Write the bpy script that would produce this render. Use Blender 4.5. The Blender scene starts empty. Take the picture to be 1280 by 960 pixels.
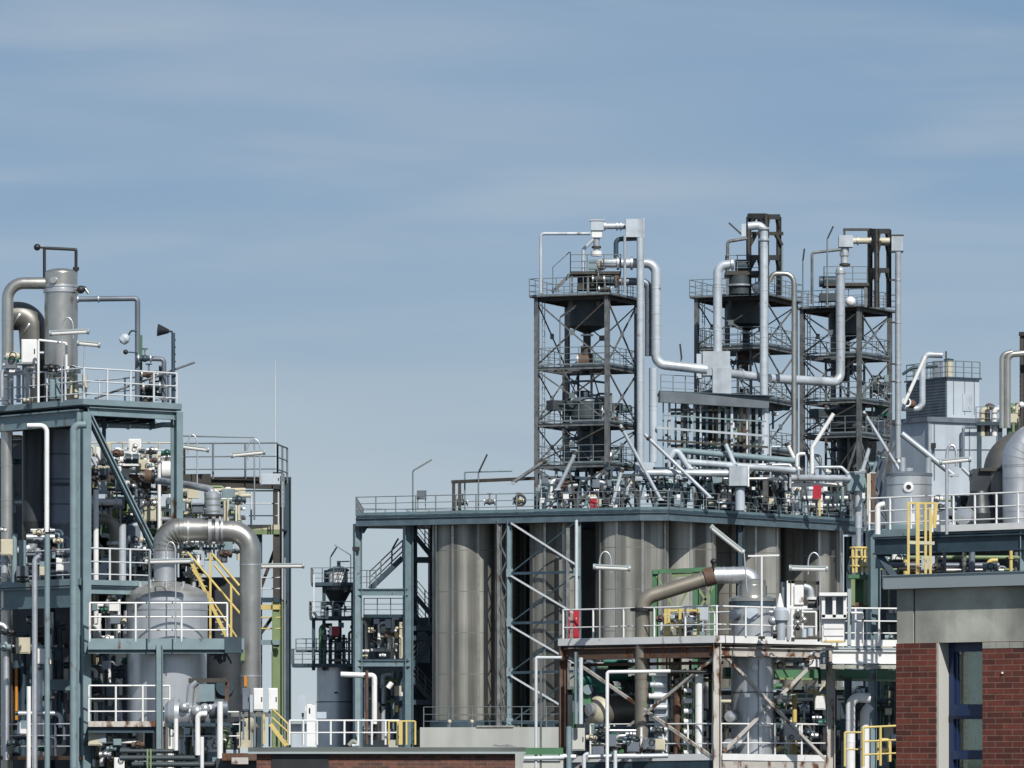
import bpy, math, random
from mathutils import Vector, Matrix
V3 = Vector
# ---------------------------------------------------------------- camera model
F, HZ, H = 6500.0, 938.0, 5.5          # focal length in photo pixels, horizon row, eye height (m)
SUN_AZ, SUN_EL = 19.0, 42.0            # sun behind the camera, to the right
def P(px, py, D):
    return V3(((px-640)*D/F, D, H+(HZ-py)*D/F))
def PP(D, *xy):
    n = len(xy)//2
    if isinstance(D, (int, float)): D = [D]*n
    return [P(xy[2*i], xy[2*i+1], D[i]) for i in range(n)]
class Frame:
    """a plan corner at photo column px, distance D; u runs to the right and away, v to the left and away"""
    def __init__(s, px, D, a):
        s.D = D; s.o = V3(((px-640)*D/F, D, 0)); a = math.radians(a)
        s.u = V3((math.cos(a), math.sin(a), 0)); s.v = V3((-math.sin(a), math.cos(a), 0))
    def __call__(s, u, v, z): return s.o+s.u*u+s.v*v+V3((0, 0, z))
    def z(s, py): return H+(HZ-py)*s.D/F
    def _on(s, d, off, px, py):
        k = (px-640)/F; o = s.o+off
        Y = (o.y*d.x-o.x*d.y)/(d.x-k*d.y)
        return V3((k*Y, Y, H+(HZ-py)*Y/F))
    def onu(s, px, py, v=0): return s._on(s.u, s.v*v, px, py)     # point of the face v = const seen at (px,py)
    def onv(s, px, py, u=0): return s._on(s.v, s.u*u, px, py)
    def U(s, px, v=0): return (s.onu(px, 900, v)-s.o).dot(s.u)
    def Vv(s, px, u=0): return (s.onv(px, 900, u)-s.o).dot(s.v)
# ---------------------------------------------------------------- mesh builder
Z = V3((0, 0, 1))
def perp(d):
    s = d.cross(Z)
    return s.normalized() if s.length > 1e-4 else V3((1, 0, 0))
class MB:
    def __init__(s, name, mat, label=None):
        s.name, s.mat, s.label = name, mat, label
        s.v, s.f, s.sm, s.kids, s.kind = [], [], [], [], None
    def sub(s, name, mat, label=None):
        m = MB(name, mat, label); s.kids.append(m); return m
    def add(s, vs, fs, smooth=False):
        n = len(s.v); s.v.extend(vs)
        for f in fs: s.f.append([i+n for i in f]); s.sm.append(smooth)
    def obox(s, c, ax, ay, az):
        vs = [c+ax*i+ay*j+az*k for i in (-1, 1) for j in (-1, 1) for k in (-1, 1)]
        s.add(vs, [(0, 1, 3, 2), (4, 6, 7, 5), (0, 4, 5, 1), (2, 3, 7, 6), (0, 2, 6, 4), (1, 5, 7, 3)])
        return s
    def box(s, c, x, y, z, rot=0):
        r = math.radians(rot); ux = V3((math.cos(r), math.sin(r), 0)); uy = V3((-math.sin(r), math.cos(r), 0))
        return s.obox(c, ux*(x/2), uy*(y/2), Z*(z/2))
    def bar(s, a, b, w, h=None, side=None):
        h = h or w; d = b-a; L = d.length
        if L < 1e-5: return s
        d = d/L; sd = perp(d) if side is None else (side-d*side.dot(d)).normalized(); n = sd.cross(d)
        return s.obox((a+b)/2, sd*(w/2), d*(L/2), n*(h/2))
    def ib(s, a, b, w, h, web=None):
        """H section: flanges of width w held apart by h along `web` direction"""
        d = (b-a).normalized(); web = (web if web is not None else (Z if abs(d.z) < .7 else V3((0, 1, 0))))
        web = (web-d*web.dot(d)).normalized(); t = max(.012, .09*h); sd = d.cross(web)
        for k in (-1, 1): s.bar(a+web*(k*(h-t)/2), b+web*(k*(h-t)/2), w, t, sd)
        s.bar(a, b, t, h-2*t, sd); return s
    def prism(s, pts, z0, z1):
        n = len(pts)
        vs = [V3((p.x, p.y, z0)) for p in pts]+[V3((p.x, p.y, z1)) for p in pts]
        s.add(vs, [tuple(range(n-1, -1, -1)), tuple(range(n, 2*n))]+[(i, (i+1) % n, n+(i+1) % n, n+i) for i in range(n)])
        return s
    def lathe(s, base, prof, n=32, axis=Z, smooth=True):
        ax = axis.normalized(); e1 = perp(ax) if abs(ax.z) < .99 else V3((1, 0, 0)); e2 = ax.cross(e1)
        k = len(prof)
        for i in range(k-1):        # every profile segment is its own smooth band: crisp rims
            (r0, z0), (r1, z1) = prof[i], prof[i+1]
            vs = []
            for r, z in ((r0, z0), (r1, z1)):
                for j in range(n):
                    a = 2*math.pi*j/n; vs.append(base+ax*z+(e1*math.cos(a)+e2*math.sin(a))*r)
            s.add(vs, [(j, (j+1) % n, n+(j+1) % n, n+j) for j in range(n)], smooth)
        return s
    def cyl(s, a, b, r, n=12, r2=None):
        L = (b-a).length; r2 = r if r2 is None else r2
        if L < 1e-6: return s
        return s.lathe(a, [(0, 0), (r, 0), (r2, L), (0, L)], n, b-a)
    def dome(s, base, r, h, n=40, axis=Z, k=8):
        ax = axis.normalized(); e1 = perp(ax) if abs(ax.z) < .99 else V3((1, 0, 0)); e2 = ax.cross(e1); vs = []
        for i in range(k+1):
            t = math.pi/2*i/k
            for j in range(n):
                a = 2*math.pi*j/n; vs.append(base+ax*(h*math.sin(t))+(e1*math.cos(a)+e2*math.sin(a))*(r*math.cos(t)+1e-4))
        s.add(vs, [(i*n+j, i*n+(j+1) % n, (i+1)*n+(j+1) % n, (i+1)*n+j) for i in range(k) for j in range(n)], True); return s
    def ball(s, c, r, n=16): s.dome(c, r, r, n); return s.dome(c, r, r, n, -Z)
    def tube(s, pts, r, R=None, n=10, caps=True, seg=6):
        R = 2.2*r if R is None else R
        path = [pts[0]]
        for i in range(1, len(pts)-1):
            p, a, b = pts[i], pts[i-1]-pts[i], pts[i+1]-pts[i]
            la, lb = a.length, b.length
            if la < 1e-6 or lb < 1e-6: continue
            a, b = a/la, b/lb; ang = a.angle(b)
            if ang > math.pi-.05 or R <= 0: path.append(p); continue
            t = min(R/math.tan(ang/2), la*.49, lb*.49); rr = t*math.tan(ang/2)
            bis = (a+b).normalized(); c = p+bis*(rr/math.sin(ang/2)); q0, q1 = p+a*t-c, p+b*t-c
            tot = q0.angle(q1)
            for j in range(seg+1):
                u = j/seg
                path.append(c+(q0*math.sin((1-u)*tot)+q1*math.sin(u*tot))/max(math.sin(tot), 1e-6))
        path.append(pts[-1])
        m = len(path); up = None; rings = []
        for i in range(m):
            d = (path[min(i+1, m-1)]-path[max(i-1, 0)])
            d = d.normalized() if d.length > 1e-9 else Z
            if up is None: up = perp(d)
            up = up-d*up.dot(d); up = up.normalized() if up.length > 1e-5 else perp(d)
            w = d.cross(up)
            rings.append([path[i]+(up*math.cos(2*math.pi*j/n)+w*math.sin(2*math.pi*j/n))*r for j in range(n)])
        vs = [p for rg in rings for p in rg]
        s.add(vs, [(i*n+j, i*n+(j+1) % n, (i+1)*n+(j+1) % n, (i+1)*n+j) for i in range(m-1) for j in range(n)], True)
        if caps:
            s.add(list(rings[0]), [tuple(range(n-1, -1, -1))]); s.add(list(rings[-1]), [tuple(range(n))])
        return s
    def band(s, c, d, r, w, n=16):
        d = d.normalized(); return s.cyl(c-d*(w/2), c+d*(w/2), r, n)
    def hoop(s, c, d, r, t, n=12, m=28, a0=0, a1=360):
        d = d.normalized(); e1 = perp(d); e2 = d.cross(e1)
        pts = [c+(e1*math.cos(math.radians(a0+(a1-a0)*j/m))+e2*math.sin(math.radians(a0+(a1-a0)*j/m)))*r for j in range(m+1)]
        return s.tube(pts, t, 0, 6)
    def rail(s, path, h=1.1, sp=1.3, r=.025, rails=(1, .64, .3), kick=0, ends=True):
        for a, b in zip(path, path[1:]):
            L = (b-a).length; k = max(1, round(L/sp))
            for i in range(k+1 if (b is path[-1]) else k):
                p = a.lerp(b, i/k); s.cyl(p, p+Z*h, r*1.15, 6)
            for q in rails: s.cyl(a+Z*(h*q), b+Z*(h*q), r if q == 1 else r*.8, 6)
            if kick: s.bar(a+Z*(kick/2+.01), b+Z*(kick/2+.01), .02, kick)
        return s
THINGS = []
class T:
    """one thing: body mesh (optional) and parts"""
    def __init__(s, name, label, cat, group=None, kind=None):
        s.name, s.label, s.cat, s.group, s.kind = name, label, cat, group, kind
        s.body, s.parts = None, []; THINGS.append(s)
    def b(s, mat): s.body = s.body or MB(s.name, mat); return s.body
    def p(s, name, mat, label=None): m = MB(name, mat, label); s.parts.append(m); return m
def walk(m):
    yield m
    for k in m.kids: yield from walk(k)
def link(m, org, parent):
    me = bpy.data.meshes.new(m.name)
    me.from_pydata([tuple(p-org) for p in m.v], [], m.f)
    me.polygons.foreach_set('use_smooth', m.sm); me.materials.append(m.mat); me.update()
    o = bpy.data.objects.new(m.name, me); bpy.context.scene.collection.objects.link(o)
    if parent is not None: o.parent = parent
    if m.label: o['label'] = m.label
    if m.kind: o['kind'] = m.kind
    for k in m.kids: link(k, org, o)
    return o
def finish():
    for t in THINGS:
        ms = [x for m in ([t.body] if t.body else [])+t.parts for x in walk(m)]
        vs = [p for m in ms for p in m.v]
        if not vs: continue
        xs, ys, zs = [p.x for p in vs], [p.y for p in vs], [p.z for p in vs]
        org = V3(((min(xs)+max(xs))/2, (min(ys)+max(ys))/2, min(zs)))
        if t.body: root = link(t.body, org, None)
        else:
            root = bpy.data.objects.new(t.name, None); root.empty_display_size = .3
            bpy.context.scene.collection.objects.link(root)
        root.location = org; root['label'] = t.label
        if t.cat: root['category'] = t.cat
        if t.group: root['group'] = t.group
        if t.kind: root['kind'] = t.kind
        for m in t.parts: link(m, org, root)
# ---------------------------------------------------------------- materials
def mat(name, col, rough=.5, metal=0., var=.18, scale=1.5, rust=0., streak=0., bump=0., seam=0., spec=.5, rcol=(.10, .042, .021)):
    m = bpy.data.materials.new(name); m.use_nodes = True; nt = m.node_tree; N, L = nt.nodes, nt.links
    B = N['Principled BSDF']; g = N.new('ShaderNodeNewGeometry'); B.inputs['Specular IOR Level'].default_value = spec
    def noise(sc, det=4, sz=(1, 1, 1)):
        mp = N.new('ShaderNodeMapping'); mp.inputs['Scale'].default_value = sz; L.new(g.outputs['Position'], mp.inputs['Vector'])
        n = N.new('ShaderNodeTexNoise'); n.inputs['Scale'].default_value = sc; n.inputs['Detail'].default_value = det
        L.new(mp.outputs[0], n.inputs['Vector']); return n.outputs['Fac']
    def ramp(f, a, b, ca, cb):
        r = N.new('ShaderNodeValToRGB'); e = r.color_ramp.elements
        e[0].position, e[1].position = a, b; e[0].color, e[1].color = (*ca, 1), (*cb, 1); L.new(f, r.inputs[0]); return r.outputs[0]
    def mix(fac, a, b, mode='MIX'):
        x = N.new('ShaderNodeMix'); x.data_type = 'RGBA'; x.blend_type = mode
        for v, i in ((fac, 0), (a, 6), (b, 7)):
            if hasattr(v, 'is_linked'): L.new(v, x.inputs[i])
            else: x.inputs[i].default_value = v if i == 0 else (*v, 1)
        return x.outputs[2]
    c = ramp(noise(scale), .3, .7, [k*(1-var) for k in col], [min(1, k*(1+var)) for k in col])
    if streak:
        s = ramp(noise(.55, 1.5, (1.5, 1.5, .015)), .41, .57, [1-streak]*3, (1, 1, 1)); c = mix(1., c, s, 'MULTIPLY')
        s2 = ramp(noise(4, 3, (2, 2, .05)), .4, .6, [1-streak*.22]*3, (1, 1, 1)); c = mix(1., c, s2, 'MULTIPLY')
    if seam:
        sx = N.new('ShaderNodeSeparateXYZ'); L.new(g.outputs['Position'], sx.inputs[0])
        d = N.new('ShaderNodeMath'); d.operation = 'DIVIDE'; L.new(sx.outputs['Z'], d.inputs[0]); d.inputs[1].default_value = seam
        fr = N.new('ShaderNodeMath'); fr.operation = 'FRACT'; L.new(d.outputs[0], fr.inputs[0])
        lt = N.new('ShaderNodeMath'); lt.operation = 'LESS_THAN'; L.new(fr.outputs[0], lt.inputs[0]); lt.inputs[1].default_value = .05/seam
        c = mix(lt.outputs[0], c, [k*.45 for k in col])
    B.inputs['Metallic'].default_value = metal
    if rust:
        a = .66-.3*rust
        rf = ramp(noise(2.6, 7, (1, 1, .55)), a, a+.09, (0, 0, 0), (1, 1, 1))
        rc = ramp(noise(11, 3), .35, .65, [k*.55 for k in rcol], [k*1.5 for k in rcol])
        c = mix(rf, c, rc)
        if metal:
            iv = N.new('ShaderNodeMath'); iv.operation = 'MULTIPLY_ADD'; L.new(rf, iv.inputs[0]); iv.inputs[1].default_value = -metal; iv.inputs[2].default_value = metal
            L.new(iv.outputs[0], B.inputs['Metallic'])
    L.new(c, B.inputs['Base Color'])
    rr = N.new('ShaderNodeMapRange'); L.new(noise(scale*2.3), rr.inputs[0]); rr.inputs[3].default_value = max(.05, rough-.12); rr.inputs[4].default_value = min(1, rough+.12)
    L.new(rr.outputs[0], B.inputs['Roughness'])
    if bump:
        bp = N.new('ShaderNodeBump'); bp.inputs['Strength'].default_value = bump; bp.inputs['Distance'].default_value = .03
        L.new(noise(scale*4, 5), bp.inputs['Height']); L.new(bp.outputs[0], B.inputs['Normal'])
    return m
M = dict(
    galv=mat('galvanised_steel', (.60, .62, .65), .42, .75, .1, 2, streak=.1),
    lagging=mat('white_pipe_lagging', (.48, .53, .58), .42, .3, .12, 1.5, streak=.24, rust=.02),
    steel=mat('stainless_steel', (.55, .54, .50), .34, .85, .12, 1.2, streak=.14),
    duct=mat('weathered_duct_steel', (.46, .455, .425), .33, .8, .12, 1.4, streak=.16, rust=.04),
    brownpipe=mat('brown_weathered_pipe', (.25, .23, .19), .42, .45, .14, 1.4, streak=.16, rust=.06),
    darkduct=mat('dark_weathered_duct', (.17, .17, .16), .42, .55, .16, 1.4, streak=.2, rust=.04),
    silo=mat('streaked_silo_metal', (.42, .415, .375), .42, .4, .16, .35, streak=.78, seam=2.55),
    bluemid=mat('mid_dark_blue_paint', (.075, .11, .135), .5, 0, .2, 2),
    blue=mat('blue_grey_paint', (.11, .17, .195), .45, 0, .14, 2, rust=.06),
    blueL=mat('light_blue_grey_paint', (.175, .245, .27), .45, 0, .12, 2, rust=.05),
    bluedk=mat('dark_blue_steel', (.03, .055, .075), .5, 0, .25, 2),
    dark=mat('dark_brown_steel', (.04, .038, .034), .6, 0, .3, 2.2, rust=.14),
    tower=mat('weathered_tower_steel', (.15, .16, .165), .5, .35, .35, 2.2, rust=.08),
    black=mat('black_fittings', (.012, .014, .016), .5, 0, .3, 3),
    white=mat('white_painted_steel', (.70, .71, .71), .4, 0, .06, 2.4, rust=.06),
    rail=mat('pale_railing_paint', (.52, .56, .59), .45, 0, .08, 2.4, rust=.05),
    railG=mat('grey_railing_steel', (.15, .18, .195), .5, .1, .15, 2.4),
    rustW=mat('white_paint_flaking_to_rust', (.44, .42, .39), .6, 0, .1, 2, rust=.46),
    rust=mat('rusty_brown_steel', (.10, .062, .045), .75, 0, .3, 3, rust=.5),
    yellow=mat('yellow_paint', (.55, .43, .15), .5, 0, .1, 2, rust=.1),
    cream=mat('cream_paint', (.48, .45, .34), .5, 0, .12, 2, rust=.12),
    lime=mat('pale_green_paint', (.17, .23, .115), .5, 0, .12, 2, rust=.08),
    green=mat('green_paint', (.055, .15, .075), .5, 0, .15, 2, rust=.08),
    teal=mat('teal_motor_paint', (.004, .10, .075), .4, 0, .15, 2),
    red=mat('red_paint', (.36, .012, .03), .45, 0, .12, 2),
    orange=mat('orange_label_paint', (.5, .2, .02), .5, 0, .1, 2),
    panel=mat('pale_cladding_panels', (.44, .50, .56), .5, .1, .1, .45, streak=.12),
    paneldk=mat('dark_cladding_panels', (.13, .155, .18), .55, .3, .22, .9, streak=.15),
    plinth=mat('pale_render', (.47, .48, .45), .85, 0, .07, .5, streak=.1),
    concrete=mat('stained_concrete', (.43, .44, .385), .85, 0, .3, 2.2, streak=.34, bump=.12),
    fascia=mat('grey_metal_fascia', (.33, .385, .40), .45, .2, .06, .6),
    asphalt=mat('asphalt', (.05, .05, .05), .9, 0, .3, .8),
    ground=mat('dry_ground', (.13, .125, .105), .95, 0, .3, .2),
    felt=mat('roofing_felt', (.10, .115, .11), .9, 0, .2, 1.2),
    lampglass=mat('lamp_diffuser', (.78, .78, .76), .3, 0, .03, 2),
    tank=mat('grey_vessel_metal', (.60, .63, .66), .34, .6, .1, .9, streak=.22),
    dome=mat('grey_tank_roof', (.36, .365, .35), .45, .55, .14, 1.8, streak=.12, rust=.03),
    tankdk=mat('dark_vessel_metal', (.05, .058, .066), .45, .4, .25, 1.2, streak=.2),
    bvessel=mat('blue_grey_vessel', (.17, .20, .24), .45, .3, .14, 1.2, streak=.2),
    hop=mat('dark_slate_hopper', (.045, .06, .068), .55, .2, .2, 1.2, rust=.12),
    reflection_sheet=mat('pale_reflection_sheet', (.50, .54, .50), .9, 0, .3, 5),  # pale tone standing in for reflections in the window glass
    yellowold=mat('worn_dirty_yellow_paint', (.27, .215, .075), .6, 0, .3, 3, rust=.35),
    frameblue=mat('deep_blue_window_paint', (.012, .028, .085), .35, 0, .08, 2),
)
def brickmat(name, c1, c2, cm, ang):
    m = bpy.data.materials.new(name); m.use_nodes = True; nt = m.node_tree; N, L = nt.nodes, nt.links; B = N['Principled BSDF']
    g = N.new('ShaderNodeNewGeometry'); mp = N.new('ShaderNodeMapping'); mp.vector_type = 'POINT'; mp.inputs['Rotation'].default_value = (0, 0, math.radians(-ang)); L.new(g.outputs['Position'], mp.inputs[0])
    sx = N.new('ShaderNodeSeparateXYZ'); L.new(mp.outputs[0], sx.inputs[0])
    ad = N.new('ShaderNodeMath'); L.new(sx.outputs[0], ad.inputs[0]); L.new(sx.outputs[1], ad.inputs[1])
    cb = N.new('ShaderNodeCombineXYZ'); L.new(ad.outputs[0], cb.inputs[0]); L.new(sx.outputs[2], cb.inputs[1])
    b = N.new('ShaderNodeTexBrick'); L.new(cb.outputs[0], b.inputs['Vector']); b.inputs['Scale'].default_value = 1; b.inputs['Brick Width'].default_value = .25; b.inputs['Row Height'].default_value = .0667
    b.inputs['Mortar Size'].default_value = .006; b.inputs['Mortar Smooth'].default_value = .3; b.inputs['Color1'].default_value = (*c1, 1); b.inputs['Color2'].default_value = (*c2, 1); b.inputs['Mortar'].default_value = (*cm, 1); b.inputs['Bias'].default_value = 0
    n = N.new('ShaderNodeTexNoise'); n.inputs['Scale'].default_value = 9; n.inputs['Detail'].default_value = 5; L.new(g.outputs['Position'], n.inputs[0])
    r = N.new('ShaderNodeMapRange'); L.new(n.outputs[0], r.inputs[0]); r.inputs[3].default_value = .55; r.inputs[4].default_value = 1.45
    x = N.new('ShaderNodeMix'); x.data_type = 'RGBA'; x.blend_type = 'MULTIPLY'; x.inputs[0].default_value = 1; L.new(b.outputs[0], x.inputs[6]); L.new(r.outputs[0], x.inputs[7]); L.new(x.outputs[2], B.inputs['Base Color'])
    bp = N.new('ShaderNodeBump'); bp.inputs['Strength'].default_value = .6; bp.inputs['Distance'].default_value = .008; bp.invert = True; L.new(b.outputs['Fac'], bp.inputs['Height']); L.new(bp.outputs[0], B.inputs['Normal'])
    B.inputs['Roughness'].default_value = .85; return m
M['brick'] = brickmat('red_brick', (.17, .043, .027), (.075, .022, .016), (.20, .125, .10), -45)
M['brickdk'] = brickmat('dark_brick', (.16, .06, .04), (.07, .035, .028), (.14, .11, .09), 0)
gm = bpy.data.materials.new('window_glass'); gm.use_nodes = True; nt = gm.node_tree; nt.nodes.remove(nt.nodes['Principled BSDF'])
gt, gg, gx, gl = (nt.nodes.new(k) for k in ('ShaderNodeBsdfTransparent', 'ShaderNodeBsdfGlossy', 'ShaderNodeMixShader', 'ShaderNodeLayerWeight'))
gt.inputs[0].default_value = (.78, .86, .82, 1); gg.inputs['Roughness'].default_value = .03; gl.inputs['Blend'].default_value = .35
nt.links.new(gl.outputs['Fresnel'], gx.inputs[0]); nt.links.new(gt.outputs[0], gx.inputs[1]); nt.links.new(gg.outputs[0], gx.inputs[2]); nt.links.new(gx.outputs[0], nt.nodes['Material Output'].inputs[0])
M['glass'] = gm
# ---------------------------------------------------------------- makers of small things
def pipe(label, pts, r, m='galv', name='pipe', cat='pipe', R=None, bands=(), fl=(), n=12, group=None):
    """pts: path; bands: (i,t) seam rings in the mesh; fl: (i,t) flange parts on segment i at fraction t"""
    t = T(name, label, cat, group); b = t.b(M[m]); b.tube(pts, r, R, n)
    if r > .13:
        for i in range(len(pts)-1):      # cladding joints along straight runs
            L_ = (pts[i+1]-pts[i]).length
            if L_ > 1.6:
                for k in range(1, int(L_/1.25)): b.band(pts[i].lerp(pts[i+1], (k*1.25+.1)/L_), pts[i+1]-pts[i], r*1.03, .045, n)
    for i, u in bands:
        d = pts[i+1]-pts[i]; b.band(pts[i].lerp(pts[i+1], u), d, r*1.05, r*.25, n)
    for i, u in fl:
        d = pts[i+1]-pts[i]; t.p('flange', M['galv' if m != 'galv' else 'blueL']).band(pts[i].lerp(pts[i+1], u), d, r*1.4, r*.5, n)
    return t
def tube_lamp(label, a, b, pole=None, hoop=None, m='lampglass', pr=.024):
    """fluorescent luminaire from a to b, hung from a hooped pole"""
    t = T('tube_lamp', label, 'lamp', 'fluorescent lamps on hooped poles')
    d = (b-a).normalized()
    t.p('housing', M['fascia']).bar(a+Z*.06, b+Z*.06, .2, .05)
    t.p('diffuser', M[m]).tube([a, b], .085, 0, 10)
    for q in (a, b): t.p('end_cap', M['fascia']).cyl(q-d*.04, q+d*.04, .1, 10)
    if pole:
        pb, top = pole
        m_ = t.p('pole', M['galv'])
        if hoop:
            side = d*hoop
            pts = [pb, top]+[top+side*(.5-.5*math.cos(k*math.pi/8))+Z*(.32*math.sin(k*math.pi/8)) for k in range(1, 9)]+[top+side-Z*.35]
            m_.tube(pts, pr, 0, 8)
        else: m_.tube([pb, top], pr, 0, 8)
    return t
def stick_lamp(label, base, top, e0, e1, m='black', w=.2):
    t = T('street_lamp', label, 'lamp', 'slanted lamps on thin poles')
    t.p('pole', M['railG']).tube([base, top, e0], .045, .05, 8)
    h = t.p('lamp_head', M[m]); h.bar(e0, e1, w, .1)
    h.sub('diffuser', M['lampglass']).bar(e0.lerp(e1, .12)-Z*.06, e0.lerp(e1, .9)-Z*.06, w*.7, .04)
    return t
def valve(label, c, r, d=V3((1, 0, 0)), m='blue', up=None, group=None):
    t = T('valve', label, 'valve', group); up = up or Z; d = d.normalized()
    b = t.p('valve_body', M[m]); b.ball(c, r, 12); b.cyl(c-d*r*1.6, c+d*r*1.6, r*.7, 12)
    for k in (-1, 1): t.p('flange', M['galv']).band(c+d*(k*r*1.6), d, r*1.15, r*.35, 12)
    t.p('stem', M['steel']).cyl(c, c+up*r*2.6, r*.25, 8)
    t.p('handwheel', M['black']).hoop(c+up*r*2.5, up, r*.75, r*.12)
    return t
def cabinet(label, px0, py0, px1, py1, D, depth=.35, m='white', rot=0, legs=0, name='control_cabinet', mk=None):
    t = T(name, label, 'cabinet'); a, b = P(px0, py1, D), P(px1, py0, D); c = (a+b)/2; w, h = b.x-a.x, b.z-a.z
    r = math.radians(rot); nx = V3((math.cos(r), math.sin(r), 0)); ny = V3((-math.sin(r), math.cos(r), 0))
    t.p('housing', M[m]).obox(c+ny*(depth/2), nx*(w/2), ny*(depth/2), Z*(h/2))
    d = t.p('door', M[m]); d.obox(c-ny*.012, nx*(w*.45), ny*.012, Z*(h*.45))
    d.sub('handle', M['black']).obox(c-ny*.035+nx*w*.36, nx*.015, ny*.012, Z*(h*.1))
    for k in (-1, 1):
        if legs: t.p('leg', M['railG']).bar(c+nx*(k*w*.4)+ny*(depth/2)-Z*(h/2+legs), c+nx*(k*w*.4)+ny*(depth/2)-Z*h/2, .06)
    return t
def manifold(name, label, x0, x1, y0, y1, D, dd, nv, nh, nval, ms, seed, rr=(.04, .1), boxes=0):
    """a skid of small pipework: vertical and horizontal pipes, valves and boxes as parts"""
    rn = random.Random(seed); t = T(name, label, 'pipework')
    hs = sorted(rn.uniform(y0, y1) for _ in range(nh)) or [y0, y1]
    for k in range(nv):
        x = x0+(x1-x0)*(k+rn.uniform(.15, .85))/nv; d = D+rn.uniform(0, dd); r = rn.uniform(*rr)
        ya, yb = rn.uniform(y0, y0+(y1-y0)*.4), (y1 if rn.random() < .6 else rn.uniform(y0+(y1-y0)*.6, y1))
        pts = PP(d, x, yb, x, ya)
        if rn.random() < .6: pts.append(P(x+rn.choice((-1, 1))*rn.uniform(6, 16), ya, d))
        pa = t.p('pipe', M[rn.choice(ms)]); pa.tube(pts, r, 2.5*r, 8)
        for q in range(rn.randint(0, 2)): pa.band(pts[0].lerp(pts[1], rn.uniform(.15, .9)), Z, r*1.45, r*.6, 10)
    for y in hs:
        d = D+rn.uniform(0, dd); r = rn.uniform(*rr)*.85; xa = rn.uniform(x0, x0+(x1-x0)*.4); xb = rn.uniform(x1-(x1-x0)*.4, x1)
        pts = PP(d, xa, y, xb, y)
        if rn.random() < .5: pts.append(P(xb, y+rn.uniform(8, 30), d))
        t.p('pipe', M[rn.choice(ms)]).tube(pts, r, 2.5*r, 8)
    for k in range(nval):
        c = P(rn.uniform(x0, x1), rn.uniform(y0, y1), D-.05); r = rn.uniform(.09, .15)
        v = t.p('valve', M[rn.choice(('bluedk', 'bluedk', 'rust', 'blueL', 'cream', 'black', 'galv', 'hop', 'white', 'teal', 'dark'))]); v.ball(c, r, 10); v.cyl(c-V3((r*1.6, 0, 0)), c+V3((r*1.6, 0, 0)), r*.75, 10)
        v.sub('handwheel', M['black']).hoop(c+V3((0, -r*1.8, 0)), V3((0, 1, 0)), r*.7, r*.13, 8, 12)
    for k in range(boxes):
        c = P(rn.uniform(x0, x1), rn.uniform(y0, y1), D-.1); w = rn.uniform(.2, .45)
        c.y += .013*k+rn.uniform(0, .01); j = t.p('junction_box', M[rn.choice(('white', 'panel', 'cream', 'blueL', 'paneldk', 'bvessel'))]); h = w*rn.uniform(.8, 1.6); j.box(c, w, .2, h); j.sub('lid', j.mat).box(c-V3((0, .112, 0)), w*.86, .02, h*.86)
    return t
SKYSTR, SUNSTR, EXPO = .075, 5.0, 0.0
# ================================================================ silo block and its deck
ZD = H+(HZ-637)*315.5/F
def DE(px):                                   # distance of the deck's front edge at a photo column
    if px < 800: return 315.5+(800-px)*.0487*math.tan(math.radians(25))
    if px < 835: return 315.5
    return 315.5+(px-835)*.0487*math.tan(math.radians(55))
def E(px, off=0, z=ZD):
    d = DE(px)+off; return V3(((px-640)*d/F, d, z))
deck_edge = [E(445), E(800), E(835), E(1080)]
deck_poly = deck_edge+[V3((E(1090).x, 349, ZD)), V3((E(455).x-.5, 339, ZD))]
t = T('silo_platform', 'long dark steel platform with railings carrying three towers above the silos', 'platform')
t.p('deck', M['bluedk']).prism(deck_poly, ZD-.14, ZD)
m = t.p('edge_beam', M['bluemid'])
for a, b in zip(deck_edge, deck_edge[1:]): m.ib(a-Z*.42-V3((0, .05, 0)), b-Z*.42-V3((0, .05, 0)), .25, .5)
for k in range(1, 9):
    a = V3((E(445+k*70).x, DE(445+k*70)+.4, ZD-.36)); t.p('floor_beam', M['bluedk']).ib(a, a+V3((0, 13, 0)), .2, .4)
m = t.p('toe_plate', M['blue'])
for a, b in zip(deck_edge, deck_edge[1:]): m.bar(a+Z*.09, b+Z*.09, .03, .16)
t.p('railing', M['railG']).rail([p+V3((0, .08, 0)) for p in deck_edge], 1.15, 1.35, .032)
t.p('railing', M['railG']).rail([deck_poly[5], deck_poly[0]], 1.15, 1.35, .03)
t.p('railing', M['railG']).rail([deck_poly[4], deck_poly[5]], 1.15, 1.5, .03)
for px, off, y1 in ((447, .5, 960), (510, .7, 960), (636, -.05, 960), (722, -.05, 960)):
    a = E(px, off); w = .5 if px == 510 else (.45 if px == 447 else .3)
    t.p('column', M['blueL' if px != 510 else 'blue']).ib(V3((a.x, a.y, 0)), V3((a.x, a.y, ZD-.5)), w, w*1.05, V3((1, .35, 0)))
for px, off in ((1084, 1.2), (925, .3), (540, 9), (660, 9), (760, 9), (1000, 9), (1060, 12), (880, 9)):
    a = E(px, off); t.p('column', M['bluedk']).ib(V3((a.x, a.y, 0)), V3((a.x, a.y, ZD-.5)), .4, .4, V3((1, .35, 0)))
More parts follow.
